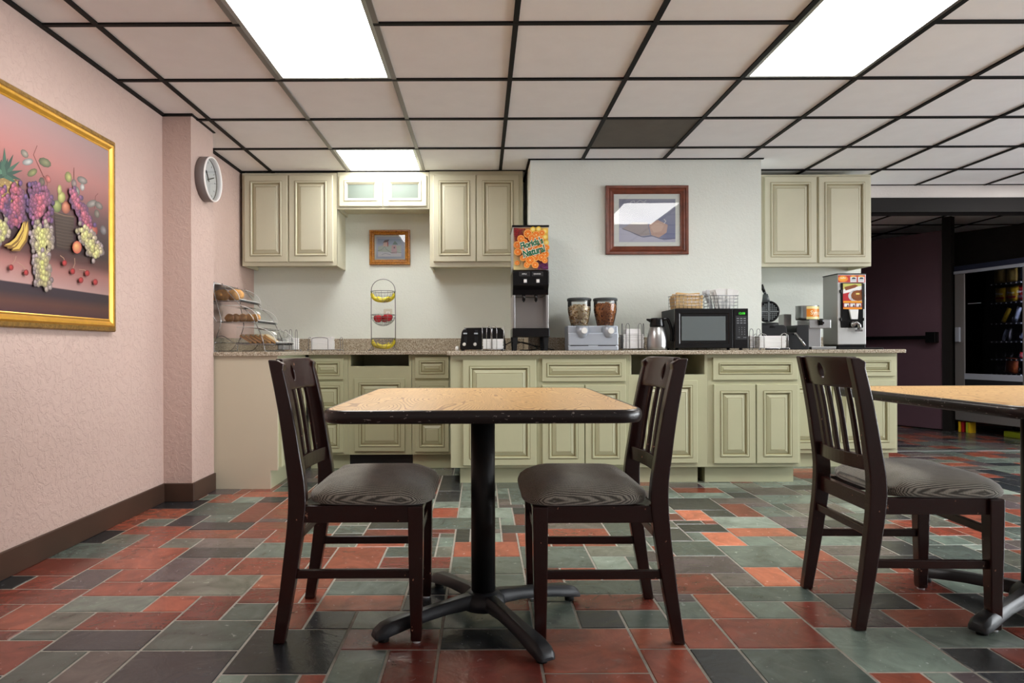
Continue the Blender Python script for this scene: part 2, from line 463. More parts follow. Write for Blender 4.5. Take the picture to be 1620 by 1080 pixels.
mb = MB(); mb.box(XL - .2, XR + .2, YF - .2, YF, 0, ZC + .1); struct('wall_front', mb, 'white')
# right wall with a wide shop window
mb = MB(); wy0, wy1, wz0, wz1 = -2.0, 5.0, .25, 2.2
mb.box(XR, XR + .2, YF, wy0, 0, ZC + .1); mb.box(XR, XR + .2, wy1, YE, 0, ZC + .1)
mb.box(XR, XR + .2, wy0, wy1, 0, wz0); mb.box(XR, XR + .2, wy0, wy1, wz1, ZC + .1); struct('wall_right', mb, 'white')
mb = MB()
for y in (wy0 + .03, .33, 2.67, wy1 - .03): mb.box(XR + .06, XR + .12, y - .03, y + .03, wz0, wz1)
mb.box(XR + .06, XR + .12, wy0, wy1, wz0, wz0 + .05); mb.box(XR + .06, XR + .12, wy0, wy1, wz1 - .05, wz1)
wo = struct('window_1', mb, 'alu')
mb = MB(); mb.box(XR + .089, XR + .095, wy0 + .02, wy1 - .02, wz0 + .02, wz1 - .02); link('window_pane', mb.mesh('window_pane'), 'glass_w', wo)
# dim room beyond the opening
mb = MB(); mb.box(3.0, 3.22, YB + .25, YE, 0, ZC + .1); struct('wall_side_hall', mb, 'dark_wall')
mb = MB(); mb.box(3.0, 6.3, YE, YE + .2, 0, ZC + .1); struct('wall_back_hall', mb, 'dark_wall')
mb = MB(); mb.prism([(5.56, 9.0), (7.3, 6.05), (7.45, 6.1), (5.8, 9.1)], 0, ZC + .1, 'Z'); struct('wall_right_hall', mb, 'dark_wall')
# baseboards
def bb(name, x0, x1, y0, y1):
    mb = MB(); mb.box(x0, x1, y0, y1, .0, .112); struct(name, mb, 'base_brown', .004)
bb('baseboard_left', XL, XL + .014, YF, 4.056)
mb = MB(); mb.box(XL, -1.743, 4.056, 4.07, 0, .112); mb.box(-1.757, -1.743, 4.07, 4.405, 0, .112)
struct('baseboard_pillar', mb, 'base_brown', .004)
mb = MB(); mb.box(3.22, XR, 5.93, 5.99, 0, .006); struct('trim_2', mb, 'alu')

# ceiling: 0.61 m panels between bars, openings at the light fittings
gx = [.154 + .61 * k for k in range(-4, 13)]; gx[0] = XL; gx = [g for g in gx if g < XR] + [XR]
gy = [3.545 + .61 * k for k in range(-11, 10)]; gy = [YF] + [g for g in gy if YF + .1 < g < YE] + [YE]
LX = [(-1.066, -.456), (1.374, 1.984), (3.814, 4.424)]
LIGHTS = [(x0, x1, 2.325, 3.545) for x0, x1 in LX] + [(4.424, 5.034, 4.155, 5.375)] + [(-1.066, -.456, 4.765, 5.375), (3.814, 4.424, 5.985, 6.595)]
def in_light(x, y): return any(a < x < b and c < y < d for a, b, c, d in LIGHTS)
mb = MB()
for xa, xb in zip(gx, gx[1:]):
    for ya, yb in zip(gy, gy[1:]):
        cx_, cy_ = (xa + xb) / 2, (ya + yb) / 2
        if in_light(cx_, cy_) or (.764 < cx_ < 1.374 and 4.155 < cy_ < 4.765): continue
        mb.f([mb.v((xa, ya, ZC)), mb.v((xa, yb, ZC)), mb.v((xb, yb, ZC)), mb.v((xb, ya, ZC))])
mb.mi = 1; mb.box(XL - .2, XR + .2, YF - .2, YE + .2, ZC + .1, ZC + .2); mb.mi = 0
struct('ceiling', mb, ['tile', 'slab'])
def spans(lo, hi, cut):
    out = [(lo, hi)]
    for a, b in cut:
        nx = []
        for l, h in out:
            if b <= l or a >= h: nx.append((l, h)); continue
            if l < a: nx.append((l, a))
            if b < h: nx.append((b, h))
        out = nx
    return out
mb = MB(); hw = .012
for x in gx[1:-1]:
    mb.mi = 1 if abs(x + 1.066) < .01 or abs(x + .456) < .01 else 0
    mb.box(x - hw, x + hw, YF, YE, ZC - .008, ZC + .004)
for y in gy[1:-1]:
    mb.mi = 0
    for l, h in spans(XL, XR, [(a + .013, b - .013) for a, b, c, d in LIGHTS if c + .05 < y < d - .05]): mb.box(l, h, y - hw, y + hw, ZC - .0085, ZC + .004)
mb.mi = 0
mb.box(XL, XL + .022, YF, 4.07, ZC - .012, ZC + .004); mb.box(XL, -1.74, 4.05, 4.07, ZC - .012, ZC + .004)
mb.box(-1.757, -1.742, 4.07, 4.41, ZC - .006, ZC + .004); mb.box(XL, XL + .022, 4.405, YB, ZC - .012, ZC + .004)
mb.box(.355, .371, 5.05, YB, ZC - .014, ZC + .004); mb.box(.355, 2.125, 5.044, 5.06, ZC - .008, ZC + .004)
mb.box(3.2, XR, 5.885, 5.9, ZC - .006, ZC + .004)
struct('trim_ceiling', mb, ['tbar', 'tbar_reflect'])
mb = MB(); mb.box(.777, 1.361, 4.168, 4.752, ZC - .003, ZC + .006)
single('ceiling_panel', 'dark grey ceiling panel among the white ones above the framed print', 'ceiling panel', mb, 'dark_tile')
names = ['large lit ceiling panel at the upper left above the small table', 'large lit ceiling panel at the upper right', 'lit ceiling panel out toward the right wall',
         'added unseen ceiling panel in front of the dim opening on the right',  # added out of view to brighten the vending machine and hall
         'small square lit ceiling panel right in front of the glass-door wall cabinet', 'added unseen square ceiling panel in the room beyond the opening']  # last one added behind the header to lift the dark hall
for (a, b, c, d), lab in zip(LIGHTS, names):
    t = T('ceiling_light', lab, 'ceiling light', ((a + b) / 2, (c + d) / 2, ZC), world=True, group='fluorescent ceiling lights')
    mb = MB(); e = .012
    mb.M = Matrix.Identity(4)
    w = .02
    for q in ((a + e, a + e + w, c + e, d - e), (b - e - w, b - e, c + e, d - e), (a + e + w, b - e - w, c + e, c + e + w), (a + e + w, b - e - w, d - e - w, d - e)):
        mb.box(q[0], q[1], q[2], q[3], ZC - .006, ZC + .03)
    t.part('frame', mb, 'alu')
    mb = MB(); mb.box(a + e + w, b - e - w, c + e + w, d - e - w, ZC + .002, ZC + .006); t.part('diffuser', mb, 'diff' if c < 5.5 else 'diff_added')

# ------------------------------------------------------------------ slate floor
U = .0763; OX = -1.05; OY = 2.285
def ti(X, Y): return round((X - OX) / U), round((Y - OY) / U)
i0, j0 = ti(XL - .05, YF); i1, j1 = ti(XR, YE); own = {}
PAL = {'R': [(138, 70, 54), (148, 78, 60), (126, 62, 50), (142, 80, 62), (118, 58, 50)], 'L': [(120, 134, 124), (130, 142, 132)],
       'G': [(92, 102, 96), (102, 112, 104), (84, 94, 88), (106, 108, 98)], 'K': [(48, 50, 54), (40, 44, 48), (56, 58, 58)], 'P': [(92, 82, 84), (84, 74, 76), (98, 90, 86)],
       'S': [(196, 112, 84)]}
A_ = [(227,645,860,957,'K'),(337,750,775,860,'R'),(275,650,700,775,'G'),(650,840,700,775,'R'),(828,1015,700,812,'R'),(1005,1188,730,812,'G'),(680,1095,812,957,'G'),
(520,990,957,1080,'K'),(275,517,957,1080,'P'),(75,275,957,1080,'G'),(-265,140,865,1040,'R'),(1045,1480,855,1060,'K'),(145,340,775,862,'G'),(-60,137,738,862,'R'),(-130,290,672,738,'R'),
(400,742,632,698,'R'),(790,1118,597,697,'G'),(715,857,518,632,'P'),(887,1047,518,597,'R'),(1050,1380,515,597,'R'),(475,762,475,573,'R'),(812,1118,473,517,'K'),(1145,1400,447,517,'G'),
(482,657,573,632,'R'),(298,455,575,667,'P'),(87,257,607,667,'R'),(-60,90,607,680,'K'),(90,380,523,605,'R'),(245,525,455,523,'G'),(500,622,413,455,'G'),(355,500,397,455,'K'),(612,765,412,473,'R'),
(745,882,430,473,'G'),(885,1170,430,473,'P'),(810,1083,388,428,'R'),(1085,1210,388,428,'R'),(1212,1330,388,447,'R'),(862,1135,355,390,'K'),(570,838,377,412,'R'),(490,630,343,397,'R'),
(640,765,343,377,'G'),(790,910,325,375,'K'),(930,1058,325,355,'G'),(610,842,298,345,'R'),(895,1115,268,325,'G'),(1095,1200,268,352,'R'),(1210,1310,290,335,'R'),(690,925,262,298,'K'),
(962,1082,235,265,'R'),(1080,1172,243,268,'L'),(1175,1310,243,268,'K'),(1115,1300,222,243,'R'),(1085,1280,660,725,'R'),(1145,1290,597,658,'R'),(1185,1372,730,852,'R'),(1375,1565,770,850,'K')]
B_ = [(255,632,622,700,'G'),(215,616,703,790,'R'),(160,380,793,918,'G'),(382,607,793,918,'R'),(608,1065,793,918,'R'),(625,1000,705,790,'K'),(1060,1485,693,890,'R'),(1208,1402,612,690,'K'),
(1405,1590,612,690,'G'),(1205,1550,540,610,'R'),(1457,1620,697,780,'R'),(1510,1700,783,918,'R'),(1180,1495,475,540,'G'),(1140,1300,420,472,'R'),(990,1158,420,505,'R'),(978,1268,328,420,'G'),
(1255,1480,328,372,'G'),(1288,1433,370,440,'L'),(1435,1540,370,440,'G'),(1085,1340,250,287,'R'),(1225,1460,287,315,'R'),(1075,1325,222,250,'P'),(1335,1460,222,287,'G'),(675,982,372,450,'G'),
(690,968,310,372,'R'),(960,1100,268,328,'R'),(870,955,270,310,'R'),(870,1072,237,268,'K'),(945,1060,190,235,'R'),(600,705,165,205,'R'),(695,775,255,307,'K'),(600,690,255,285,'R'),
(600,690,287,332,'L'),(600,688,332,372,'G'),(600,870,205,252,'G'),(705,940,163,205,'L'),(925,1020,90,160,'G'),(608,716,95,140,'K'),(600,712,140,163,'L'),(625,720,30,95,'K'),(145,382,335,432,'R'),
(380,660,375,440,'R'),(405,600,330,375,'G'),(315,500,253,298,'R'),(335,500,222,253,'K'),(170,315,240,272,'G'),(165,305,275,310,'K'),(158,480,475,548,'G'),(112,470,548,618,'R'),(10,125,520,580,'R'),
(490,650,548,612,'K'),(650,1010,545,612,'R'),(875,1200,510,545,'R'),(870,1000,450,508,'G')]
C_ = [(340,735,645,778,'R'),(455,900,780,918,'G'),(835,1265,685,883,'L'),(228,448,783,918,'K'),(238,405,537,645,'R'),(430,622,573,645,'G'),(655,850,573,683,'R'),(375,720,505,570,'G'),
(768,1120,537,605,'K'),(1122,1305,537,600,'R'),(1060,1415,605,682,'R'),(860,1060,610,683,'P'),(1192,1560,685,772,'G'),(1342,1550,775,880,'K'),(1550,1740,775,880,'R'),(985,1200,883,960,'R'),
(1200,1420,883,960,'L'),(97,312,447,537,'R'),(315,455,447,503,'P'),(450,605,420,500,'S'),(600,740,420,470,'R'),(680,950,473,535,'R'),(355,640,330,417,'G'),(80,350,308,368,'G'),(92,355,368,443,'P'),
(265,378,268,325,'S'),(360,605,250,283,'S'),(400,545,285,325,'L'),(158,265,183,230,'S'),(360,468,157,214,'R'),(117,320,85,107,'R'),(510,760,118,155,'L'),(320,535,215,250,'L'),(100,317,133,183,'K'),
(310,520,130,155,'P'),(540,740,200,248,'P'),(995,1200,440,535,'R'),(995,1260,365,400,'K'),(1190,1340,245,280,'R'),(1200,1390,283,322,'L'),(1190,1440,325,400,'G')]
tiles = []
rnd = random.Random(7)
def put(ia, ib, ja, jb, c):
    def free(a, b, c_, d): return all((i, j) not in own for i in range(a, b) for j in range(c_, d))
    for _ in range(8):
        if ib - ia < 1 or jb - ja < 1: return False
        if free(ia, ib, ja, jb): break
        best = None
        for cand in ((ia + 1, ib, ja, jb), (ia, ib - 1, ja, jb), (ia, ib, ja + 1, jb), (ia, ib, ja, jb - 1)):
            a, b, c_, d = cand
            if b - a < 1 or d - c_ < 1: continue
            bad = sum((i, j) in own for i in range(a, b) for j in range(c_, d)) * 10 - (b - a) * (d - c_)
            if best is None or bad < best[0]: best = (bad, cand)
        if best is None: return False
        ia, ib, ja, jb = best[1]
    else: return False
    for i in range(ia, ib):
        for j in range(ja, jb): own[(i, j)] = 1
    tiles.append((ia, ib, ja, jb, c)); return True
for lst, sx_, ox_, oy_ in ((B_, 2.7, 460, 740), (A_, 2.842, 0, 700), (C_, 2.7, 1020, 740)):
    for xl, xr, yt, yb, c in lst:
        xl, xr = ox_ + xl / sx_, ox_ + xr / sx_; yt, yb = oy_ + yt / sx_, oy_ + yb / sx_
        hz = lambda x: CY - ROLL * (x - CX)
        xm = (xl + xr) / 2
        Yf = F * H / (yt - hz(xm)); Yn = F * H / (yb - hz(xm))
        Ym = F * H / ((yt + yb) / 2 - hz(xm))
        a, ja = ti((xl - CX) * Ym / F, Yn); b, jb = ti((xr - CX) * Ym / F, Yf)
        if jb <= ja: jb = ja + 1
        if b <= a: b = a + 1
        put(a, b, ja, jb, c)
SZ = [(4, 3), (4, 2), (3, 2), (2, 3), (2, 2), (4, 4), (3, 3), (4, 2), (3, 2), (2, 3), (2, 4)]
for j in range(j0, j1 + 1):
    for i in range(i0, i1 + 1):
        if (i, j) in own: continue
        X = OX + i * U; Y = OY + j * U
        rnd.shuffle(SZ)
        r = rnd.random()
        if X < -.45: w = (.5, .05, .25, .12, .08)
        elif X < 2.2 or Y < 2.6: w = (.2, .14, .36, .16, .14)
        else: w = (.36, .04, .2, .2, .2)
        if Y > 5.5: w = (.3, 0, .2, .2, .3)
        c = 'R' if r < w[0] else 'L' if r < w[0] + w[1] else 'G' if r < w[0] + w[1] + w[2] else 'K' if r < 1 - w[4] else 'P'
        for (sw, sd) in SZ + [(2, 1), (1, 2), (1, 1)]:
            if all((i + a, j + b) not in own for a in range(sw) for b in range(sd)):
                put(i, i + sw, j, j + sd, c); break
mb = MB(); cl = mb.bm.loops.layers.float_color.new('Col')
for ia, ib, ja, jb, c in tiles:
    x0, x1, y0, y1 = OX + ia * U, OX + ib * U, OY + ja * U, OY + jb * U
    if x1 < XL or x0 > XR or y1 < YF or y0 > YE: continue
    g = .0033; ch = .003; base = rnd.choice(PAL[c]); k = rnd.uniform(.9, 1.1); base = tuple(min(255, q * k) for q in base)
    tz = rnd.uniform(-.0004, .0004)
    o_ = [mb.v(q) for q in ((x0 + g, y0 + g, -.003), (x1 - g, y0 + g, -.003), (x1 - g, y1 - g, -.003), (x0 + g, y1 - g, -.003))]
    n_ = [mb.v(q) for q in ((x0 + g + ch, y0 + g + ch, tz), (x1 - g - ch, y0 + g + ch, tz), (x1 - g - ch, y1 - g - ch, tz), (x0 + g + ch, y1 - g - ch, tz))]
    fs = [mb.f(n_)] + [mb.f([o_[q], o_[(q + 1) % 4], n_[(q + 1) % 4], n_[q]]) for q in range(4)]
    for f in fs:
        for lp in f.loops: lp[cl] = rgb(base)
mb.mi = 1; mb.box(XL - .2, XR + .2, YF - .2, YE + .2, -.1, -.0022)
struct('floor', mb, ['floor', 'grout'])

# ================================================================== CABINETS
def fprof(yf, fr, s=1.0, t=.02):
    return [(0, yf + t), (0, yf + .003), (.003, yf), (fr - .003, yf), (fr, yf + .002), (fr + .003 * s, yf - .005), (fr + .010 * s, yf - .006), (fr + .016 * s, yf + .002),
            (fr + .019 * s, yf + .009), (fr + .023 * s, yf + .009), (fr + .044 * s, yf - .001), (fr + .047 * s, yf + .001), (fr + .05 * s, yf - .001)]
GL = (3, 8, 7, 10)
def front(mb, x0, x1, z0, z1, yf, fr=.05):
    m = min(x1 - x0, z1 - z0) / 2; s = min(1, (m - fr - .006) / .05)
    mb.rings(x0, x1, z0, z1, fprof(yf, fr, s), True, GL)
def pz(py, Y, px=762): return W(px, py, Y).z
def pxx(px, Y): return W(px, 551, Y).x
BH = .875; TK = .113

def base_cab(label, x0, x1, yf, yb, fronts, opening=None, toe=(0, 0), toe_mat='cab', toedark=False, rz=0):
    """fronts: (kind, x0, x1, z0, z1, frame). opening: z above which the front is open"""
    t = T('base_cabinet', label, 'cabinet', ((x0 + x1) / 2, yf, 0), world=True, group='sage green base cabinets')
    mb = MB(); ff = yf + .02; w = .02
    mb.box(x0, x0 + w, ff, yb, TK, BH); mb.box(x1 - w, x1, ff, yb, TK, BH)
    mb.box(x0 + w, x1 - w, yb - .01, yb, TK, BH); mb.box(x0 + w, x1 - w, ff, yb - .01, TK, TK + .02)
    top = opening if opening else BH
    mb.box(x0, x1, ff - .0005, ff + .02, TK, top)
    if not opening: mb.box(x0 + w, x1 - w, ff + .02, yb - .01, BH - .02, BH)
    else: mb.box(x0, x0 + .018, ff - .0005, ff + .02, top, BH); mb.box(x1 - .018, x1, ff - .0005, ff + .02, top, BH)
    t.part('body', mb, 'cab', bevel=.0015)
    mb = MB(); mb.box(x0 + toe[0], x1 - toe[1], yf + .08, yf + .10, 0, TK); mb.box(x0 + toe[0], x0 + toe[0] + .02, yf + .1, yb, 0, TK); mb.box(x1 - toe[1] - .02, x1 - toe[1], yf + .1, yb, 0, TK)
    t.part('toe_kick', mb, toe_mat)
    for kind, a, b, z0, z1, fr in fronts:
        mb = MB(); front(mb, a, b, z0, z1, yf, fr); t.part(kind, mb, ['cab', 'glaze'])
    return t

Ys, Ym = 5.106, 4.527
def X5(p): return pxx(p, Ys)
def X4(p): return pxx(p, Ym)
def Z5(p, q=600): return pz(p, Ys, q)
def Z4(p, q=900): return pz(p, Ym, q)
ybk = YB - .002
# left section of the back run
base_cab('three-drawer green base cabinet behind the left chair, against the left return', -1.32, X5(549.7), Ys, ybk,
         [('drawer', -1.30, X5(543), Z5(600), Z5(566), .03), ('drawer', -1.30, X5(543), Z5(652), Z5(604), .03), ('drawer', -1.30, X5(543), Z5(716), Z5(660), .035)])
base_cab('green base cabinet with a dark slot above one panelled front, left of the narrow drawers', X5(550), X5(650.5), Ys, ybk,
         [('door', X5(560), X5(640), Z5(714), Z5(598.5), .035)], opening=Z5(579), toe_mat='rubber')  # black toe board stands in for the dark open gap below
base_cab('narrow green three-drawer base cabinet, left of the protruding counter section', X5(651), X5(713.5), Ys, ybk,
         [('drawer', X5(656), X5(710), Z5(599), Z5(564), .034), ('drawer', X5(656), X5(710), Z5(656), Z5(604), .036), ('drawer', X5(656), X5(710), Z5(715), Z5(661), .036)])
# protruding section
yb2 = 5.05
xm0, xm1, xm2, xm3, xm4 = X4(712.4), X4(852), X4(995), X4(1120.6), X4(1267.6)
base_cab('green base cabinet with one wide door behind the table, below the juice machine', xm0, xm1, Ym, yb2,
         [('door', X4(732), X4(848), Z4(736), Z4(568.5), .045)], toe=(.06, 0))
base_cab('green base cabinet with one drawer over two doors, under the cereal dispenser', xm1, xm2, Ym, yb2,
         [('drawer', X4(857.5), X4(990), Z4(603.5), Z4(567), .032), ('door', X4(857.5), X4(924), Z4(736), Z4(609), .045), ('door', X4(925.6), X4(990), Z4(736), Z4(609), .045)])
base_cab('green base cabinet with an open slot above one door, behind the middle chair', xm2, xm3, Ym, yb2,
         [('door', X4(1012.5), X4(1103.5), Z4(733), Z4(602), .036)], opening=Z4(593), toe=(0, .05))
base_cab('green base cabinet with one drawer over two doors, between the middle and right chairs', xm3, xm4, Ym, yb2,
         [('drawer', X4(1128), X4(1262), Z4(601, 1190), Z4(565, 1190), .04), ('door', X4(1129), X4(1195), Z4(733, 1190), Z4(608, 1190), .045), ('door', X4(1197), X4(1263), Z4(733, 1190), Z4(608, 1190), .045)], toe=(0, .02))
xr1 = X5(1421.6)
base_cab('green base cabinet at the right end of the counter, behind the right chair', 2.165, xr1, Ys, ybk,
         [('drawer', 2.19, X5(1416.5), Z5(595, 1400), Z5(563, 1400), .036), ('door', 2.19, 2.66, Z5(710, 1400), Z5(601, 1400), .05), ('door', 2.67, X5(1416.5), Z5(710, 1400), Z5(601, 1400), .05)], toe=(0, .03))
# left return whose end panel faces the viewer
t = T('corner_cabinet', 'left return cabinet with a plain beige end panel beside the pink pillar', 'cabinet', (-1.63, 4.42, 0), world=True)
mb = MB(); mb.prism([(XL + .002, 0), (-1.392, 0), (-1.392, .122), (-1.345, .122), (-1.345, BH), (XL + .002, BH)], 4.42, 4.44, 'Y'); t.part('end_panel', mb, 'endpanel', bevel=.001)
mb = MB(); mb.box(-1.365, -1.345, 4.44, Ys + .02, .122, BH); mb.box(XL + .002, -1.365, 5.08, 5.10, .1, BH); mb.box(XL + .002, -1.365, 4.44, 5.08, BH - .02, BH); t.part('body', mb, 'cab')
mb = MB(); mb.box(-1.405, -1.393, 4.441, Ys + .09, 0, .122); t.part('toe_kick', mb, 'cab')
for a, b in ((4.455, 4.76), (4.765, 5.07)):
    mb = MB(); mb.M = Matrix.Rotation(PI / 2, 4, 'Z')   # local -y -> +x
    front(mb, a, b, .14, .70, 1.325, .045); t.part('door', mb, ['cab', 'glaze'])
    mb = MB(); mb.M = Matrix.Rotation(PI / 2, 4, 'Z'); front(mb, a, b, .715, .862, 1.325, .032); t.part('drawer', mb, ['cab', 'glaze'])
# granite worktop and upstand
mb = MB(); mb.prism([(XL, 4.395), (-1.31, 4.395), (-1.31, 5.065), (-.232, 5.065), (-.232, 4.49), (2.172, 4.49), (2.172, 5.065), (3.2, 5.065), (3.2, YB), (2.109, YB), (2.109, 5.06), (.371, 5.06), (.371, YB), (XL, YB)], BH, CT, 'Z')
single('worktop', 'speckled granite worktop running along the green base cabinets', 'worktop', mb, 'granite', bevel=.004)
mb = MB(); mb.box(XL + .02, .348, YB - .02, YB - .001, CT, 1.006); mb.box(XL + .001, XL + .02, 4.41, YB - .001, CT, 1.006)
single('backsplash', 'low granite upstand behind the bread stand, fruit stand and toaster', 'backsplash', mb, 'granite', (-.8, YB, CT), world=True, bevel=.002)
mb = MB(); mb.box(.35, .3705, 5.04, YB - .001, CT, 1.004); mb.box(.3705, 2.127, 5.04, 5.0595, CT, 1.0)
single('backsplash', 'low granite upstand behind the cereal dispenser, carafe and microwave', 'backsplash', mb, 'granite', (1.2, 5.05, CT), world=True, bevel=.002)
mb = MB(); mb.box(2.111, 3.2, YB - .02, YB - .001, CT, 1.006)
single('backsplash', 'low granite upstand behind the waffle iron and batter dispenser', 'backsplash', mb, 'granite', (2.7, YB, CT), world=True, bevel=.002)

# ------------------------------------------------------------------ wall cabinets
Yu = 5.345
def XU(p): return pxx(p, Yu)
def ZU(p, q=600): return pz(p, Yu, q)
def wall_cab(label, x0, x1, z0, z1, doors, glass=False):
    t = T('wall_cabinet', label, 'cabinet', ((x0 + x1) / 2, Yu, z0), world=True, group='sage cream wall cabinets')
    mb = MB(); ff = Yu + .02; w = .018
    mb.box(x0, x0 + w, ff, YB - .001, z0, z1); mb.box(x1 - w, x1, ff, YB - .001, z0, z1)
    mb.box(x0 + w, x1 - w, ff, YB - .001, z1 - w, z1); mb.box(x0 + w, x1 - w, ff + .02, YB - .001, z0 + .028, z0 + .046)
    mb.box(x0 + w, x1 - w, YB - .01, YB - .001, z0 + .046, z1 - w)
    if glass:
        mb.box(x0, x1, ff - .0005, ff + .02, z0, z0 + .05); mb.box(x0, x1, ff - .0005, ff + .02, z1 - .03, z1)
        for a, b, c, d in doors: mb.box(a - .012, a + .02, ff - .0005, ff + .02, z0 + .05, z1 - .03)
        mb.box(x1 - .025, x1, ff - .0005, ff + .02, z0 + .05, z1 - .03)
        mb.box(x0 + w, x0 + .06, YB - .3, YB - .27, z0 + .008, z0 + .027); mb.box(x1 - .06, x1 - w, YB - .3, YB - .27, z0 + .008, z0 + .027)
    else: mb.box(x0, x1, ff - .0005, ff + .02, z0, z1)
    t.part('body', mb, 'cab_u', bevel=.0012)
    for a, b, c, d in doors:
        mb = MB()
        if glass:
            fr = .04
            mb.rings(a, b, c, d, [(0, Yu + .02), (0, Yu + .003), (.003, Yu), (fr - .003, Yu), (fr, Yu + .002), (fr + .004, Yu - .005), (fr + .012, Yu - .005), (fr + .026, Yu + .012), (fr + .028, Yu + .02)], False, (3,))
            dr = t.part('door', mb, ['cab_u', 'glaze_u'])
            g = MB(); q = fr + .027; g.box(a + q, b - q, Yu + .014, Yu + .018, c + q, d - q); t.part('glass_pane', g, 'cabglass', parent=dr)
        else:
            front(mb, a, b, c, d, Yu, .047); t.part('door', mb, ['cab_u', 'glaze_u'])
ztop = 2.325
wall_cab('tall two-door wall cabinet in the left corner', XU(382.5), XU(533), ZU(420, 450), ztop, [(XU(387), XU(455.5), ZU(414, 450), ZU(277, 450)), (XU(457.8), XU(527), ZU(414, 450), ZU(277, 450))])
wall_cab('short wall cabinet with two glass doors above the gold-framed picture', XU(533.6), XU(679.6), ZU(330), ztop + .005, [(XU(537), XU(605.4), ZU(326), ZU(277.6)), (XU(607), XU(675.6), ZU(326), ZU(277.6))], True)
wall_cab('tall two-door wall cabinet directly left of the juice machine', XU(680.2), XU(828.5), ZU(422), ztop + .01, [(XU(686), XU(753.4), ZU(414), ZU(277)), (XU(755), XU(822), ZU(414), ZU(277))])
Yu = 5.36
wall_cab('tall two-door wall cabinet at the right, above the waffle iron', 2.215, XU(1381), ZU(421, 1300), ZU(275, 1300), [(XU(1211), XU(1292.6), ZU(415.5, 1300), ZU(279, 1300)), (XU(1296.5), XU(1378), ZU(415.5, 1300), ZU(279, 1300))])
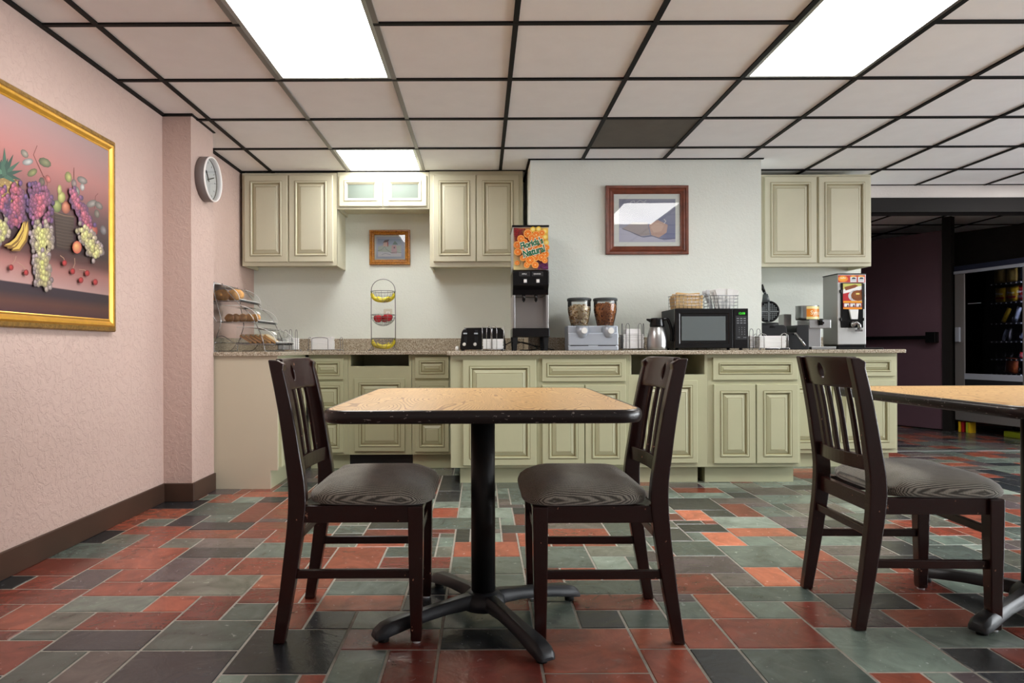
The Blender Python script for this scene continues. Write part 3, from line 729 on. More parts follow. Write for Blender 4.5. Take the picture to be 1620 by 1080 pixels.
# ================================================================== CHAIRS AND TABLES
def xc(z):
    K = [(0, -.218), (.2, -.186), (.44, -.158), (.6, -.174), (.75, -.198), (.89, -.228)]
    pts = catmull([(a, b, 0) for a, b in K], 6)
    for p, q in zip(pts, pts[1:]):
        if p.x <= z <= q.x: return p.y + (q.y - p.y) * (z - p.x) / max(1e-6, q.x - p.x)
    return K[-1][1]
def wc(z):
    K = [(0, .036), (.2, .046), (.44, .056), (.6, .05), (.75, .045), (.89, .04)]
    for (a, b), (c, d) in zip(K, K[1:]):
        if a <= z <= c: return b + (d - b) * (z - a) / (c - a)
    return .04
def bow(y): return -.026 * (1 - (y / .175) ** 2)
def make_chair(label):
    t = T('dining_chair', label, 'chair', group='dining chairs')
    for s in (-1, 1):
        mb = MB(); zs = [k * .887 / 26 for k in range(27)]
        L = [(xc(z) - wc(z) / 2, z) for z in zs]; R = [(xc(z) + wc(z) / 2, z) for z in zs]
        R[-1] = (R[-1][0] - .012, R[-1][1] - .002)
        R.insert(-1, (R[-2][0] + .002, .872))
        poly = L + R[::-1]
        mb.prism(poly, s * .19 - .018, s * .19 + .018, 'Y'); p = t.part('back_post', mb, 'mahog', bevel=.005, seg=3)
        mb = MB(); mb.cyl((xc(0), s * .19, -.0005), (xc(0), s * .19, .008), .013, 12); t.part('glide', mb, 'clear_pl', parent=p)
    for s in (-1, 1):
        mb = MB()
        def sec(z, h): return [(.212 - h, s * .19 - h, z), (.212 + h, s * .19 - h, z), (.212 + h, s * .19 + h, z), (.212 - h, s * .19 + h, z)]
        mb.loft([sec(.006, .016), sec(.02, .0175), (sec(.25, .022)), sec(.43, .024)], False); p = t.part('front_leg', mb, 'mahog', bevel=.004)
        mb = MB(); mb.cyl((.212, s * .19, -.0005), (.212, s * .19, .008), .013, 12); t.part('glide', mb, 'clear_pl', parent=p)
    # crest rail with its oval hole
    z0, z1, hy, n = .784, .889, .173, 48; zc = .838
    mb = MB()
    ringsF = []
    for k in range(6):
        f = k / 5; r = []
        for i in range(n):
            a = i * 2 * PI / n + PI / n; ca, sa = math.cos(a), math.sin(a)
            hy_, hz_ = .017 * ca, .026 * sa
            sc_ = min(hy / max(1e-6, abs(ca)), (z1 - zc if sa > 0 else zc - z0) / max(1e-6, abs(sa)))
            oy, oz = ca * sc_, sa * sc_
            r.append((hy_ + (oy - hy_) * f ** 1.3, zc + hz_ + (oz - hz_) * f ** 1.3))
        ringsF.append(r)
    for cy_, cz_ in ((hy, z1), (-hy, z1), (hy, z0), (-hy, z0)):
        j = min(range(n), key=lambda q: (ringsF[-1][q][0] - cy_) ** 2 + (ringsF[-1][q][1] - cz_) ** 2); ringsF[-1][j] = (cy_, cz_)
    def P3(y, z, d): return (xc(min(z, .887)) + bow(y) + d + .006, y, z)
    F_ = [[mb.v(P3(y, z, .011)) for y, z in r] for r in ringsF]; B_2 = [[mb.v(P3(y, z, -.011)) for y, z in r] for r in ringsF]
    for G in (F_, B_2):
        for a, b in zip(G, G[1:]):
            for i in range(n): mb.f([a[i], a[(i + 1) % n], b[(i + 1) % n], b[i]], True)
    for e in (0, -1):
        for i in range(n): mb.f([F_[e][i], F_[e][(i + 1) % n], B_2[e][(i + 1) % n], B_2[e][i]])
    t.part('crest_rail', mb, 'mahog', bevel=.004)
    mb = MB(); R = []
    for k in range(13):
        y = -.173 + k * .346 / 12; x = xc(.54) + bow(y) + .004
        R.append([(x - .011, y, .512), (x + .011, y, .512), (x + .010, y, .562), (x - .011, y, .562)])
    mb.loft(R, False); t.part('back_rail', mb, 'mahog', bevel=.003)
    for k in range(5):
        y = -.118 + k * .059; mb = MB(); R = []
        for q in range(7):
            z = .558 + q * (.79 - .558) / 6; x = xc(z) + bow(y) + .005
            R.append([(x - .006, y - .011, z), (x + .006, y - .011, z), (x + .006, y + .011, z), (x - .006, y + .011, z)])
        mb.loft(R, False); t.part('slat', mb, 'mahog', bevel=.002)
    mb = MB()
    for s in (-1, 1): mb.box(-.14, .195, s * .19 - .011, s * .19 + .011, .377, .43)
    mb.box(.2, .224, -.17, .17, .377, .43); mb.box(-.17, -.146, -.175, .175, .377, .43); t.part('seat_frame', mb, 'mahog', bevel=.002)
    for s in (-1, 1):
        mb = MB(); mb.box(-.185, .196, s * .188 - .008, s * .188 + .008, .2, .228); t.part('stretcher', mb, 'mahog', bevel=.003)
    mb = MB(); mb.box(-.186, -.168, -.174, .174, .30, .328); t.part('stretcher', mb, 'mahog', bevel=.003)
    mb = MB(); mb.box(.205, .221, -.17, .17, .305, .333); t.part('stretcher', mb, 'mahog', bevel=.003)
    # cushion
    mb = MB(); rings = []; n = 40
    def out(i, kx):
        a = i * 2 * PI / n; ca, sa = math.cos(a), math.sin(a); e = .36
        u = math.copysign(abs(ca) ** e, ca); w = math.copysign(abs(sa) ** e, sa)
        x = .066 + u * .201 * kx; y = w * (.192 + .018 * (u + 1) / 2 + .012) * kx
        return x, y
    for kx, z in ((.6, .431), (.93, .431), (.985, .437), (1.0, .449), (.992, .463), (.96, .478), (.88, .492), (.74, .502), (.55, .508), (.34, .511), (.14, .512)):
        r = []
        for i in range(n):
            x, y = out(i, kx)
            dz = .006 * math.exp(-((x - .24) / .05) ** 2) if z > .46 else 0
            r.append((x, y, z - .01 * (x < -.08) * (z > .47) - dz * 1.5))
        rings.append(r)
    mb.loft(rings, True); t.part('seat', mb, 'fabric', label='grey tweed seat cushion')
    return t.o
ch = make_chair('dark wooden chair on the left side of the nearer table, facing right')
ch.location = (-.42, 2.30, 0)
c2 = copy_tree(ch); c2.location = (.392, 2.285, 0); c2.rotation_euler = (0, 0, PI); c2['label'] = 'dark wooden chair on the right side of the nearer table, facing left'
c3 = copy_tree(ch); c3.location = (1.45, 2.375, 0); c3.rotation_euler = (0, 0, R_ := -.035); c3['label'] = 'dark wooden chair at the far right, tucked toward the cut-off table'

def rr(hw_, hd, r, o, n=8):
    pts = []
    for cx_, cy_, a0 in ((hw_ - r, hd - r, 0), (-hw_ + r, hd - r, PI / 2), (-hw_ + r, -hd + r, PI), (hw_ - r, -hd + r, 3 * PI / 2)):
        for k in range(n + 1):
            a = a0 + PI / 2 * k / n; pts.append((cx_ + (r + o) * math.cos(a), cy_ + (r + o) * math.sin(a)))
    return pts
def make_table(label, x, y):
    t = T('dining_table', label, 'table', (x, y, 0), group='oak-topped pedestal tables')
    hw_, hd, r = .435, .52, .075; zt = .7545
    mb = MB(); mb.prism(rr(hw_, hd, r, -.008), .722, zt, 'Z'); t.part('tabletop', mb, 'oak', label='light oak laminate top')
    mb = MB(); prof = [(-.0079, .7215), (-.003, .719), (.0, .722), (.0035, .73), (.0045, .738), (.0035, .746), (.0, .7525), (-.004, .7552), (-.0079, .7548)]
    mb.loft([[(a, b, z) for a, b in rr(hw_, hd, r, o)] for o, z in prof], True, False); t.part('edge_band', mb, 'edge', label='scuffed dark brown rubber edge')
    mb = MB(); mb.cyl((0, -.02, .06), (0, -.02, .715), .041, 32); t.part('column', mb, 'column')
    mb = MB(); mb.box(-.15, .15, -.17, .13, .712, .7215); t.part('mounting_plate', mb, 'column')
    mb = MB(); mb.lathe([(.03, .035), (.075, .045), (.072, .075), (.055, .092), (.044, .1)], (0, -.02, 0), 28); t.part('base_hub', mb, 'castiron')
    for k in range(4):
        a = math.radians(-61.5 + 90 * k); mb = MB()
        mb.M = Matrix.Translation((0, -.02, 0)) @ Matrix.Rotation(a, 4, 'Z')
        R = []
        for s, w, zb, zt_ in ((.03, .034, .05, .094), (.08, .028, .05, .092), (.14, .024, .048, .085), (.21, .025, .042, .077), (.28, .029, .033, .069), (.335, .033, .024, .062), (.365, .033, .018, .054), (.385, .029, .014, .04), (.393, .022, .014, .024)):
            R.append([(s, -w, zb), (s, w, zb), (s, w * .92, zb + (zt_ - zb) * .6), (s, w * .55, zt_), (s, -w * .55, zt_), (s, -w * .92, zb + (zt_ - zb) * .6)])
        mb.loft(R, True); f = t.part('foot', mb, 'castiron', bevel=.002)
        mb = MB(); mb.M = Matrix.Translation((0, -.02, 0)) @ Matrix.Rotation(a, 4, 'Z'); mb.cyl((.358, 0, 0), (.358, 0, .022), .017, 14); t.part('glide', mb, 'rubber', parent=f)
    return t
make_table('oak-topped pedestal table in the centre foreground with a scuffed dark edge', .003, 2.31)
make_table('oak-topped pedestal table cut off by the right edge of the photo', 1.915, 2.345)

# ================================================================== PICTURES AND CLOCK
YW = XL + .004
def left_plane(x, y, z):
    Xp = -1.905; d = CX - x; Yq = -Xp * F / d; zz = H + (CY + ROLL * d - y) * Yq / F
    return Vector((Xp + z, Yq, zz))
t = T('painting', 'large gold-framed still life of grapes, bananas and cherries on the pink left wall', 'painting', (XL, 2.8, 1.0), world=True)
pa, pb, pc, pd = 2.13, 3.50, 1.012, 2.0
mb = MB(); mb.M = Matrix.Rotation(PI / 2, 4, 'Z')
d0 = 1.93
mb.rings(pa, pb, pc, pd, [(0, d0), (0, d0 - .02), (.006, d0 - .028), (.022, d0 - .03), (.026, d0 - .026)], False)
fo = t.part('outer_moulding', mb, 'gold_d')
mb = MB(); mb.M = Matrix.Rotation(PI / 2, 4, 'Z')
mb.rings(pa + .024, pb - .024, pc + .024, pd - .024, [(0, d0 - .01), (0, d0 - .028), (.008, d0 - .036), (.018, d0 - .034), (.03, d0 - .024), (.036, d0 - .026), (.05, d0 - .02), (.054, d0 - .012)], False)
t.part('frame', mb, 'gold')
ar = Art(left_plane, .00001)
# ground colours, listed from the top of the canvas down (Z, colour)
rows = [(1.94, (196, 160, 160)), (1.85, (206, 150, 148)), (1.74, (212, 132, 126)), (1.66, (184, 110, 108)), (1.58, (128, 84, 88)), (1.48, (84, 58, 64)), (1.38, (70, 48, 50)), (1.33, (110, 64, 62)), (1.28, (196, 128, 120)),
        (1.20, (214, 164, 158)), (1.195, (64, 46, 60)), (1.16, (66, 48, 58)), (1.12, (112, 66, 56)), (1.08, (92, 52, 58)), (1.03, (80, 52, 60))]
ys = [pa + .03 + k * (pb - pa - .06) / 8 for k in range(9)]
def cell(ya, yb_, z0, z1, c0, c1):
    vs = [ar.bm.verts.new(p) for p in ((-1.9056, ya, z0), (-1.9056, yb_, z0), (-1.9056, yb_, z1), (-1.9056, ya, z1))]
    f = ar.bm.faces.new(vs)
    for lp in f.loops: lp[ar.cl] = rgb(c0 if lp.vert.co.z > (z0 + z1) / 2 else c1)
for (za, ca), (zb, cb) in zip(rows, rows[1:]):
    for k in range(8):
        def sh(c, q): return tuple(x * (1.06 - .03 * q) for x in c)
        vs = [ar.bm.verts.new(p) for p in ((-1.9056, ys[k], za), (-1.9056, ys[k + 1], za), (-1.9056, ys[k + 1], zb), (-1.9056, ys[k], zb))]
        f = ar.bm.faces.new(vs); cs = [sh(ca, k), sh(ca, k + 1), sh(cb, k + 1), sh(cb, k)]
        for lp in f.loops: lp[ar.cl] = rgb(cs[vs.index(lp.vert)])
ra = random.Random(3)
def cluster(pts, r, n, inner, outer, sp):
    """grapes scattered round a spine of points"""
    items = []
    for _ in range(n):
        k = ra.random() * (len(pts) - 1); i = int(k); f = k - i
        x = pts[i][0] + (pts[i + 1][0] - pts[i][0]) * f; y = pts[i][1] + (pts[i + 1][1] - pts[i][1]) * f
        a = ra.random() * 2 * PI; d = sp * ra.random() ** .6; items.append((d / sp, x + d * math.cos(a), y + d * math.sin(a) * 1.1))
    items.sort(reverse=True)
    for d, x, y in items:
        c = tuple(inner[q] * (1 - d) + outer[q] * d for q in range(3)); j = ra.uniform(.85, 1.1)
        ar.fan(x, y, r, r * 1.45, tuple(min(255, q * 1.3 * j) for q in c), tuple(q * .74 * j for q in c), 8, lift=1)
G1, G2 = (214, 96, 116), (96, 66, 118); W1, W2 = (238, 228, 120), (150, 130, 140)
dark = (74, 44, 58)
for pts in ([(-60, 300), (170, 330)],):
    pass
# leaves and stalks
def leaf(x, y, r, c, a): ar.fan(x, y, r, r * .62, tuple(min(255, q * 1.25) for q in c), tuple(q * .7 for q in c), 9, a, .2, 0)
for s_ in ([(68, 300), (70, 280), (62, 262), (54, 245), (60, 230)], [(73, 305), (76, 290), (70, 278)], [(118, 290), (118, 265)], [(150, 330), (152, 310), (156, 306)]): ar.line(s_, 1.0, (120, 50, 40))
for x, y, r, c, a in ((40, 243, 8, (150, 140, 126), .9), (45, 256, 9, (170, 170, 168), -.2), (72, 257, 11, (118, 120, 84), .5), (52, 273, 9, (130, 132, 80), -.6), (77, 283, 7, (190, 96, 90), 1.2), (67, 288, 8, (106, 92, 78), 1.5),
                      (109, 280, 9, (160, 158, 84), 1.4), (118, 290, 7, (140, 120, 116), 1.4), (131, 285, 9, (138, 128, 122), .5), (131, 296, 6, (176, 172, 168), 1.5), (122, 302, 8, (132, 130, 120), 1.3),
                      (146, 322, 9, (140, 132, 126), -.4), (157, 325, 8, (126, 118, 112), .8), (154, 338, 7, (118, 108, 98), 1.4), (164, 364, 8, (120, 112, 116), 1.3), (-50, 270, 12, (118, 120, 84), .5), (-90, 262, 12, (150, 140, 126), .1)): leaf(x, y, r, c, a)
# pineapple
ar.fan(10, 305, 22, 34, (196, 160, 84), (110, 76, 40), 14)
for k in range(7):
    for j in range(4): ar.fan(-4 + j * 9 + (k % 2) * 4, 282 + k * 7, 3.2, 3, (222, 190, 110), (150, 108, 56), 6)
for a, l in ((-1.57, 46), (-1.2, 38), (-1.95, 40), (-.8, 34), (-2.4, 34), (-.35, 30), (-2.8, 30), (0.15, 26), (3.0, 26), (.5, 22), (-1.4, 30), (-1.75, 28)):
    x0, y0 = 8, 278
    ar.line([(x0, y0), (x0 + l * .5 * math.cos(a), y0 + l * .5 * math.sin(a)), (x0 + l * math.cos(a), y0 + l * math.sin(a) + 2)], [7, 6, .6], ra.choice([(64, 108, 88), (88, 140, 112), (46, 84, 70)]))
# basket with pear and apples
ar.poly([(86, 334), (118, 342), (114, 396), (90, 392)], (70, 52, 46))
for k in range(11): ar.line([(87 + k * .3, 338 + k * 5), (102, 341 + k * 5), (117 - k * .2, 344 + k * 4.8)], .6, (106, 86, 70))
ar.line([(86, 335), (102, 341), (118, 343)], 2.2, (120, 92, 74))
ar.fan(91, 326, 7, 10, (188, 196, 110), (90, 104, 50)); ar.fan(105, 328, 7, 10, (236, 150, 110), (150, 70, 50)); ar.fan(98, 312, 6, 9, (226, 224, 130), (140, 140, 60)); ar.fan(95, 300, 3.4, 8, (222, 220, 130), (150, 146, 70))
ar.fan(148, 365, 7, 9.5, (226, 120, 90), (140, 40, 44)); 
# grapes
cluster([(-60, 310), (-70, 350)], 4.2, 90, G1, G2, 24); cluster([(-20, 330), (-16, 372)], 4.2, 60, W1, W2, 16)
cluster([(24, 298), (26, 350)], 3.4, 120, G1, G2, 17); cluster([(2, 345), (5, 378)], 3.4, 50, W1, W2, 13)
cluster([(4, 305), (2, 330)], 3.2, 40, G1, G2, 12)
cluster([(62, 306), (64, 344)], 3.3, 150, G1, G2, 21); cluster([(64, 362), (66, 396)], 3.4, 120, W1, W2, 19); cluster([(64, 408), (67, 446)], 3.4, 100, W1, W2, 14)
cluster([(112, 305), (128, 335), (140, 362)], 3.0, 120, G1, G2, 10); cluster([(126, 362), (142, 385), (150, 402)], 3.1, 110, W1, W2, 13)
ar.fan(119, 391, 7.5, 10, (246, 190, 110), (196, 66, 52))
# bananas
for o_, w_ in ((0, 8), (7, 9), (-5, 7)):
    ar.line([(8 + o_, 392 + o_ * .6), (18 + o_, 390 + o_ * .5), (28 + o_, 380), (35 + o_ * .6, 364), (37 + o_ * .5, 350)], [2, w_, w_, w_ * .8, 1.5], (146, 104, 30))
    ar.line([(10 + o_, 390 + o_ * .6), (18 + o_, 388 + o_ * .5), (27 + o_, 378), (34 + o_ * .6, 363), (36 + o_ * .5, 352)], [1, w_ * .6, w_ * .6, w_ * .5, .8], (232, 194, 70))
# cherries
for x, y, sx_, sy_ in ((14, 423, 22, 405), (38, 431, 24, 414), (99, 416, 92, 404), (112, 429, 115, 408), (135, 432, 122, 426), (125, 443, None, 0), (148, 446, None, 0), (-40, 425, -30, 408)):
    if sx_ is not None: ar.line([(x, y - 3), ((x + sx_) / 2 + 2, (y + sy_) / 2 - 2), (sx_, sy_)], .8, (190, 150, 120))
    ar.fan(x, y, 4, 5, (216, 50, 50), (130, 14, 26), 10)
for f in ar.bm.faces:
    for lp in f.loops:
        c_ = lp[ar.cl]; g_ = (c_[0] + c_[1] + c_[2]) / 3; lp[ar.cl] = tuple((q * .88 + g_ * .12) * .74 for q in c_[:3]) + (1,)
t.part('canvas', ar, 'art')

def framed(label, name, x0, x1, y0, y1, Yw, fr, prof_mat, matw, mat_c, fn, glass=True):
    A = W(x0, y1, Yw); B = W(x1, y0, Yw)
    t = T('picture', label, 'picture', ((A.x + B.x) / 2, Yw, A.z), world=True)
    mb = MB(); y = Yw - .001
    mb.rings(A.x, B.x, A.z, B.z, [(0, y), (0, y - .02), (.004, y - .024), (fr * .3, y - .024), (fr * .42, y - .017), (fr * .55, y - .02), (fr * .8, y - .015), (fr * .9, y - .016), (fr, y - .012), (fr, y - .005)], False)
    t.part('frame', mb, prof_mat)
    mb = MB(); mb.box(A.x + fr - .003, B.x - fr + .003, y - .006, y - .0005, A.z + fr - .003, B.z - fr + .003); t.part('mat_board', mb, mat_c)
    ar = Art(lambda u, v, z: W(u, v, Yw) - Vector((0, .0075 + z, 0)), .00015); fn(ar); t.part('print', ar, 'print')
    if glass:
        mb = MB(); mb.f([mb.v(q) for q in ((A.x + fr, y - .0125, A.z + fr), (B.x - fr, y - .0125, A.z + fr), (B.x - fr, y - .0125, B.z - fr), (A.x + fr, y - .0125, B.z - fr))]); t.part('glass', mb, 'glass')
def art1(a):
    a.rect(979, 315, 1068, 383, (140, 146, 172), [(120, 124, 146), (134, 138, 160), (104, 112, 156), (176, 178, 200)])
    a.poly([(979, 360), (990, 363), (1005, 372), (1018, 376), (1034, 374), (1050, 380), (1068, 378), (1068, 383), (979, 383)], (182, 184, 206))
    a.poly([(984, 362), (1000, 352), (1024, 352), (1028, 372), (1012, 374), (998, 368)], (158, 148, 150)); a.poly([(1026, 356), (1040, 348), (1056, 356), (1054, 368), (1042, 376), (1030, 372)], (190, 156, 142))
    a.poly([(1028, 358), (1038, 352), (1050, 356), (1046, 366), (1034, 368)], (204, 172, 156))
    a.line([(984, 362), (1000, 368), (1016, 375), (1030, 373), (1045, 378), (1068, 377)], 1, (90, 92, 120))
    a.line([(996, 325), (998, 319), (1003, 318), (1004, 322)], .8, (200, 206, 214)); a.line([(1006, 321), (1012, 317), (1018, 320), (1022, 317)], .7, (200, 206, 214))
    a.line([(1050, 354), (1053, 350), (1050, 347)], .9, (220, 222, 226))
framed('redwood-framed blue-grey print on the cream wall above the microwave', 'print', 958, 1088, 294, 403, 5.06, .062, 'redwood', .03, 'mat', art1)
def art2(a):
    a.rect(595.5, 374.5, 640, 409, (186, 198, 216))
    a.rect(598, 378, 635, 406, (214, 222, 226), [(140, 164, 196), (150, 176, 200), (236, 236, 238), (238, 238, 240)])
    a.poly([(598, 390), (612, 387), (622, 389), (635, 388), (635, 400), (598, 398)], (188, 200, 190))
    a.poly([(607, 383), (614, 382), (614, 390), (606, 390)], (222, 196, 184)); a.poly([(606, 384), (609, 380), (616, 379), (614, 383)], (84, 60, 64)); a.rect(613, 383, 614.5, 390, (160, 60, 60))
    a.rect(620, 388, 627, 393, (206, 168, 170)); a.rect(619.5, 393, 628, 401, (206, 176, 186)); a.poly([(621, 387), (625, 381), (630, 387)], (108, 136, 128)); a.rect(623, 390.5, 625, 393, (70, 60, 80))
    a.line([(598, 397), (604, 395), (609, 390), (612, 395), (619, 400)], .6, (110, 130, 120)); a.line([(604, 403), (610, 401), (618, 403)], .7, (150, 156, 170)); a.line([(618, 400), (628, 399), (635, 400)], .7, (110, 126, 110))
framed('small burl-gold framed picture of pale buildings under the glass-door cabinet', 'small', 585, 649, 364, 419, YB, .042, 'burl', .012, 'mat', art2)

# clock on the pillar side (faces +X)
t = T('wall_clock', 'round grey-rimmed wall clock on the side of the pink pillar', 'clock', (-1.757, 4.255, 1.995), rz=PI / 2)
mb = MB(); R90 = Matrix.Rotation(PI / 2, 4, 'X'); mb.M = R90   # local z -> -y (outwards)
mb.lathe([(.132, 0), (.14, .003), (.14, .058), (.136, .06), (.132, .06), (.131, .03)], (0, 0, 0), 48, caps=False); t.part('rim', mb, 'greyrim')
mb = MB(); mb.M = R90; mb.lathe([(.1305, .034), (.1305, .060), (.133, .065), (.138, .065), (.1405, .061), (.1405, .057)], (0, 0, 0), 48, caps=False); t.part('bezel', mb, 'bezel')
mb = MB(); mb.M = R90; mb.lathe([(.0, .028), (.131, .028)], (0, 0, 0), 48, caps=False); mb.mi = 1
for k in range(12):
    a = k * PI / 6; mb.M = R90 @ Matrix.Rotation(a, 4, 'Z'); mb.box(.1, .114, -.002, .002, .0285, .029)
t.part('dial', mb, ['white_pl', 'blackm'])
for a, l, w in ((2.2, .06, .004), (.35, .09, .003)):
    mb = MB(); mb.M = R90 @ Matrix.Rotation(a, 4, 'Z'); mb.box(-.015, l, -w, w, .031, .033); t.part('hand', mb, 'blackm')
mb = MB(); mb.M = R90; mb.lathe([(.0005, .052), (.131, .052)], (0, 0, 0), 48, caps=False); t.part('glass', mb, 'glass')
# power outlets on the back wall
def outlet(x, z, Yw, label):
    t = T('power_outlet', label, 'outlet', (x, Yw, z - .057), world=True)
    mb = MB(); mb.box(x - .036, x + .036, Yw - .006, Yw, z - .057, z + .057); t.part('cover_plate', mb, 'plug', bevel=.002)
    for d in (-.02, .02):
        mb = MB(); mb.box(x - .016, x + .016, Yw - .008, Yw - .005, z + d - .014, z + d + .014); mb.mi = 1
        for e in (-.006, .006): mb.box(x + e - .001, x + e + .001, Yw - .0085, Yw - .0078, z + d - .004, z + d + .006)
        t.part('socket', mb, ['white_pl', 'black'])
p = W(614, 499, YB); outlet(p.x, p.z, YB, 'white wall outlet behind the tiered fruit stand')
# ================================================================== THINGS ON THE WORKTOP
def pbox(mb, x0, x1, y0, y1, Ya, Yb, Yr=None):
    """box from photo rows/columns measured at the front depth Ya"""
    A = W(x0, y1, Yr or Ya); B = W(x1, y0, Yr or Ya); mb.box(A.x, B.x, Ya, Yb, A.z, B.z)
# --- bread display on the left return
t = T('bread_display', 'three-tier wire bread stand with clear acrylic covers at the left end of the worktop', 'bread display', (-1.65, 4.77, CT), world=True)
mb = MB()
for Y in (4.55, 4.99):
    def w(*pts): 
        q = [W(330 + a / 7.713, 430 + b / 7.713, 4.55) for a, b in pts]; q = [Vector((p.x, Y, max(p.z, CT + .005))) for p in q]
        mb.tube(catmull(q, 5), .003, 7)
    w((65, 120), (65, 240), (130, 490), (148, 620), (110, 760), (75, 860), (60, 985))
    w((160, 140), (230, 235), (380, 400), (520, 530), (610, 700), (660, 830), (688, 985))
    w((85, 830), (130, 782), (200, 795), (300, 860), (420, 885), (620, 885), (800, 885))
    w((340, 885), (280, 950), (230, 985), (130, 985))
    w((40, 520), (90, 590), (150, 612), (600, 612)); w((20, 350), (200, 352), (380, 350))
for a, b in ((65, 985), (688, 985), (75, 860), (148, 600), (610, 700), (65, 130)):
    p = W(330 + a / 7.713, 430 + b / 7.713, 4.55); z = max(p.z, CT + .005); mb.cyl((p.x, 4.55, z), (p.x, 4.99, z), .003, 7)
t.part('rack', mb, 'chrome')
TIERS = [(-1.915, -1.64, 1.245), (-1.775, -1.515, 1.10), (-1.665, -1.395, .953)]
for k, (a, b, z) in enumerate(TIERS):
    mb = MB(); mb.box(a, b, 4.56, 4.98, z, z + .004); mb.box(b - .003, b, 4.56, 4.98, z, z + .014); mb.box(a, a + .003, 4.56, 4.98, z, z + .014); mb.box(a, b, 4.56, 4.563, z, z + .01); t.part('tray', mb, 'acrylic')
    mb = MB(); hgt = .118; n = 9
    arc = [(a, z + .016), (a + .004, z + hgt)] + [(a + .11 + (b - a - .11) * math.sin(q * PI / 2 / n), z + .016 + (hgt - .016) * math.cos(q * PI / 2 / n)) for q in range(n + 1)]
    A = [mb.v((x, 4.553, zz)) for x, zz in arc]; B = [mb.v((x, 4.987, zz)) for x, zz in arc]
    for i in range(1, len(arc) - 1): mb.f([A[i], A[i + 1], B[i + 1], B[i]], True)
    mb.f(A); mb.f(B); cv = t.part('cover', mb, 'acrylic')
    mb = MB(); mb.tube([(x, 4.553, zz) for x, zz in arc[1:]], .0022, 6); mb.tube([(x, 4.987, zz) for x, zz in arc[1:]], .0022, 6)
    mb.cyl((b, 4.553, z + .016), (b, 4.987, z + .016), .0022, 6); t.part('cover_edge', mb, 'white_pl', parent=cv)
mb = MB(); mb.box(-1.92, -1.86, 4.55, 4.99, 1.366, 1.376); t.part('hinge', mb, 'black')
rb = random.Random(5)
def loaf(mb, rx, ry, rz, seed, twist=0):
    n = 14; R = []
    r_ = random.Random(seed)
    for i in range(11):
        a = -PI / 2 + PI * (i + .4) / 10.8; c = max(.05, math.cos(a)); k = 1 + .06 * math.sin(i * 2.1 + seed)
        R.append([(rx * c * k * math.cos(q * 2 * PI / n + twist * i), ry * math.sin(a), rz + rz * c * k * math.sin(q * 2 * PI / n + twist * i) * (1 if math.sin(q * 2 * PI / n + twist * i) > 0 else .98)) for q in range(n)])
    mb.loft(R, True)
def bread(name, lab, cat, x, y, z, rz, rx, ry, rzz, seed, group):
    mb = MB(); loaf(mb, rx, ry, rzz, seed); o = single(name, lab, cat, mb, 'crust', (x, y, z), rz, group); return o
TZ = [t_[2] + .0045 for t_ in TIERS]
for k, (x, y, lab) in enumerate(((-1.865, 4.63, 'round golden bread roll at the left of the top tier'), (-1.775, 4.60, 'large bread roll in the middle of the top tier, at the front'), (-1.69, 4.62, 'bread roll at the right of the top tier'), (-1.73, 4.72, 'bread roll at the back of the top tier'))):
    bread('bread_roll', lab, 'bread roll', x, y, TZ[0], .5 + k * .7, .046, .056, .043 - .002 * (k % 2), k, 'rolls on the top tier of the bread stand')
for k, w_ in enumerate(('leftmost', 'second from left', 'middle', 'second from right', 'rightmost')):
    bread('croissant', w_ + ' of the five tan pastries on the middle tier', 'pastry', -1.735 + k * .045, 4.625, TZ[1], .75, .025, .058, .03, k + 9, 'pastries on the middle tier of the bread stand')
def slice_mb():
    mb = MB(); pr = [(-.05, 0), (.05, 0), (.052, .06), (.056, .075), (.048, .095), (.02, .1), (-.02, .1), (-.048, .095), (-.056, .075), (-.052, .06)]
    A = [mb.v((u, -.007, w)) for u, w in pr]; B = [mb.v((u, .007, w)) for u, w in pr]
    for i in range(len(pr)): mb.f([A[i], A[(i + 1) % len(pr)], B[(i + 1) % len(pr)], B[i]])
    A2 = [mb.v((u * .93, -.0072, .004 + w * .93)) for u, w in pr]; mb.f(A[::-1]); mb.mi = 1; mb.f(A2[::-1]); mb.f(B); mb.mi = 0
    return mb
for k, w_ in enumerate(('first', 'second', 'third', 'fourth', 'fifth', 'last')):
    o = single('bread_slice', w_ + ' of the six leaning bread slices on the lowest tier, from the left', 'bread slice', slice_mb(), ['crust', 'crumb'], (-1.575 + k * .033, 4.65, TZ[2] + .006), 0, 'sliced bread on the lowest tier of the bread stand')
    o.rotation_euler = (Matrix.Rotation(math.radians(-57), 3, 'Y') @ Matrix.Rotation(PI / 2, 3, 'Z')).to_euler()
# --- wire holder with filters behind the bread stand
def wire_rack(label, x0, x1, y0, y1, z0, h, ups, cat='wire rack', mat='wire', r=.0022, hump=True):
    t = T('wire_rack', label, cat, ((x0 + x1) / 2, (y0 + y1) / 2, z0), world=True)
    mb = MB(); zb = z0 + .012
    mb.tube([(x0, y0, zb), (x1, y0, zb), (x1, y1, zb), (x0, y1, zb)], r, 6, True)
    for k in range(1, 5): x = x0 + (x1 - x0) * k / 5; mb.cyl((x, y0, zb), (x, y1, zb), r * .8, 6)
    for x in (x0, x1):
        for y in (y0, y1): mb.cyl((x, y, z0), (x, y, zb), r * 1.4, 6)
    t.part('base', mb, mat)
    for (ax, ay, bx, by) in ups:
        mb = MB(); dx, dy = bx - ax, by - ay
        pts = [(ax, ay, zb), (ax, ay, z0 + h * .85)]
        for q in range(1, 8):
            a = PI * q / 8; pts.append((ax + dx * (1 - math.cos(a)) / 2, ay + dy * (1 - math.cos(a)) / 2, z0 + h * .85 + h * .15 * math.sin(a)))
        pts += [(bx, by, z0 + h * .85), (bx, by, zb)]; mb.tube(pts, r, 6); t.part('loop', mb, mat)
    return t
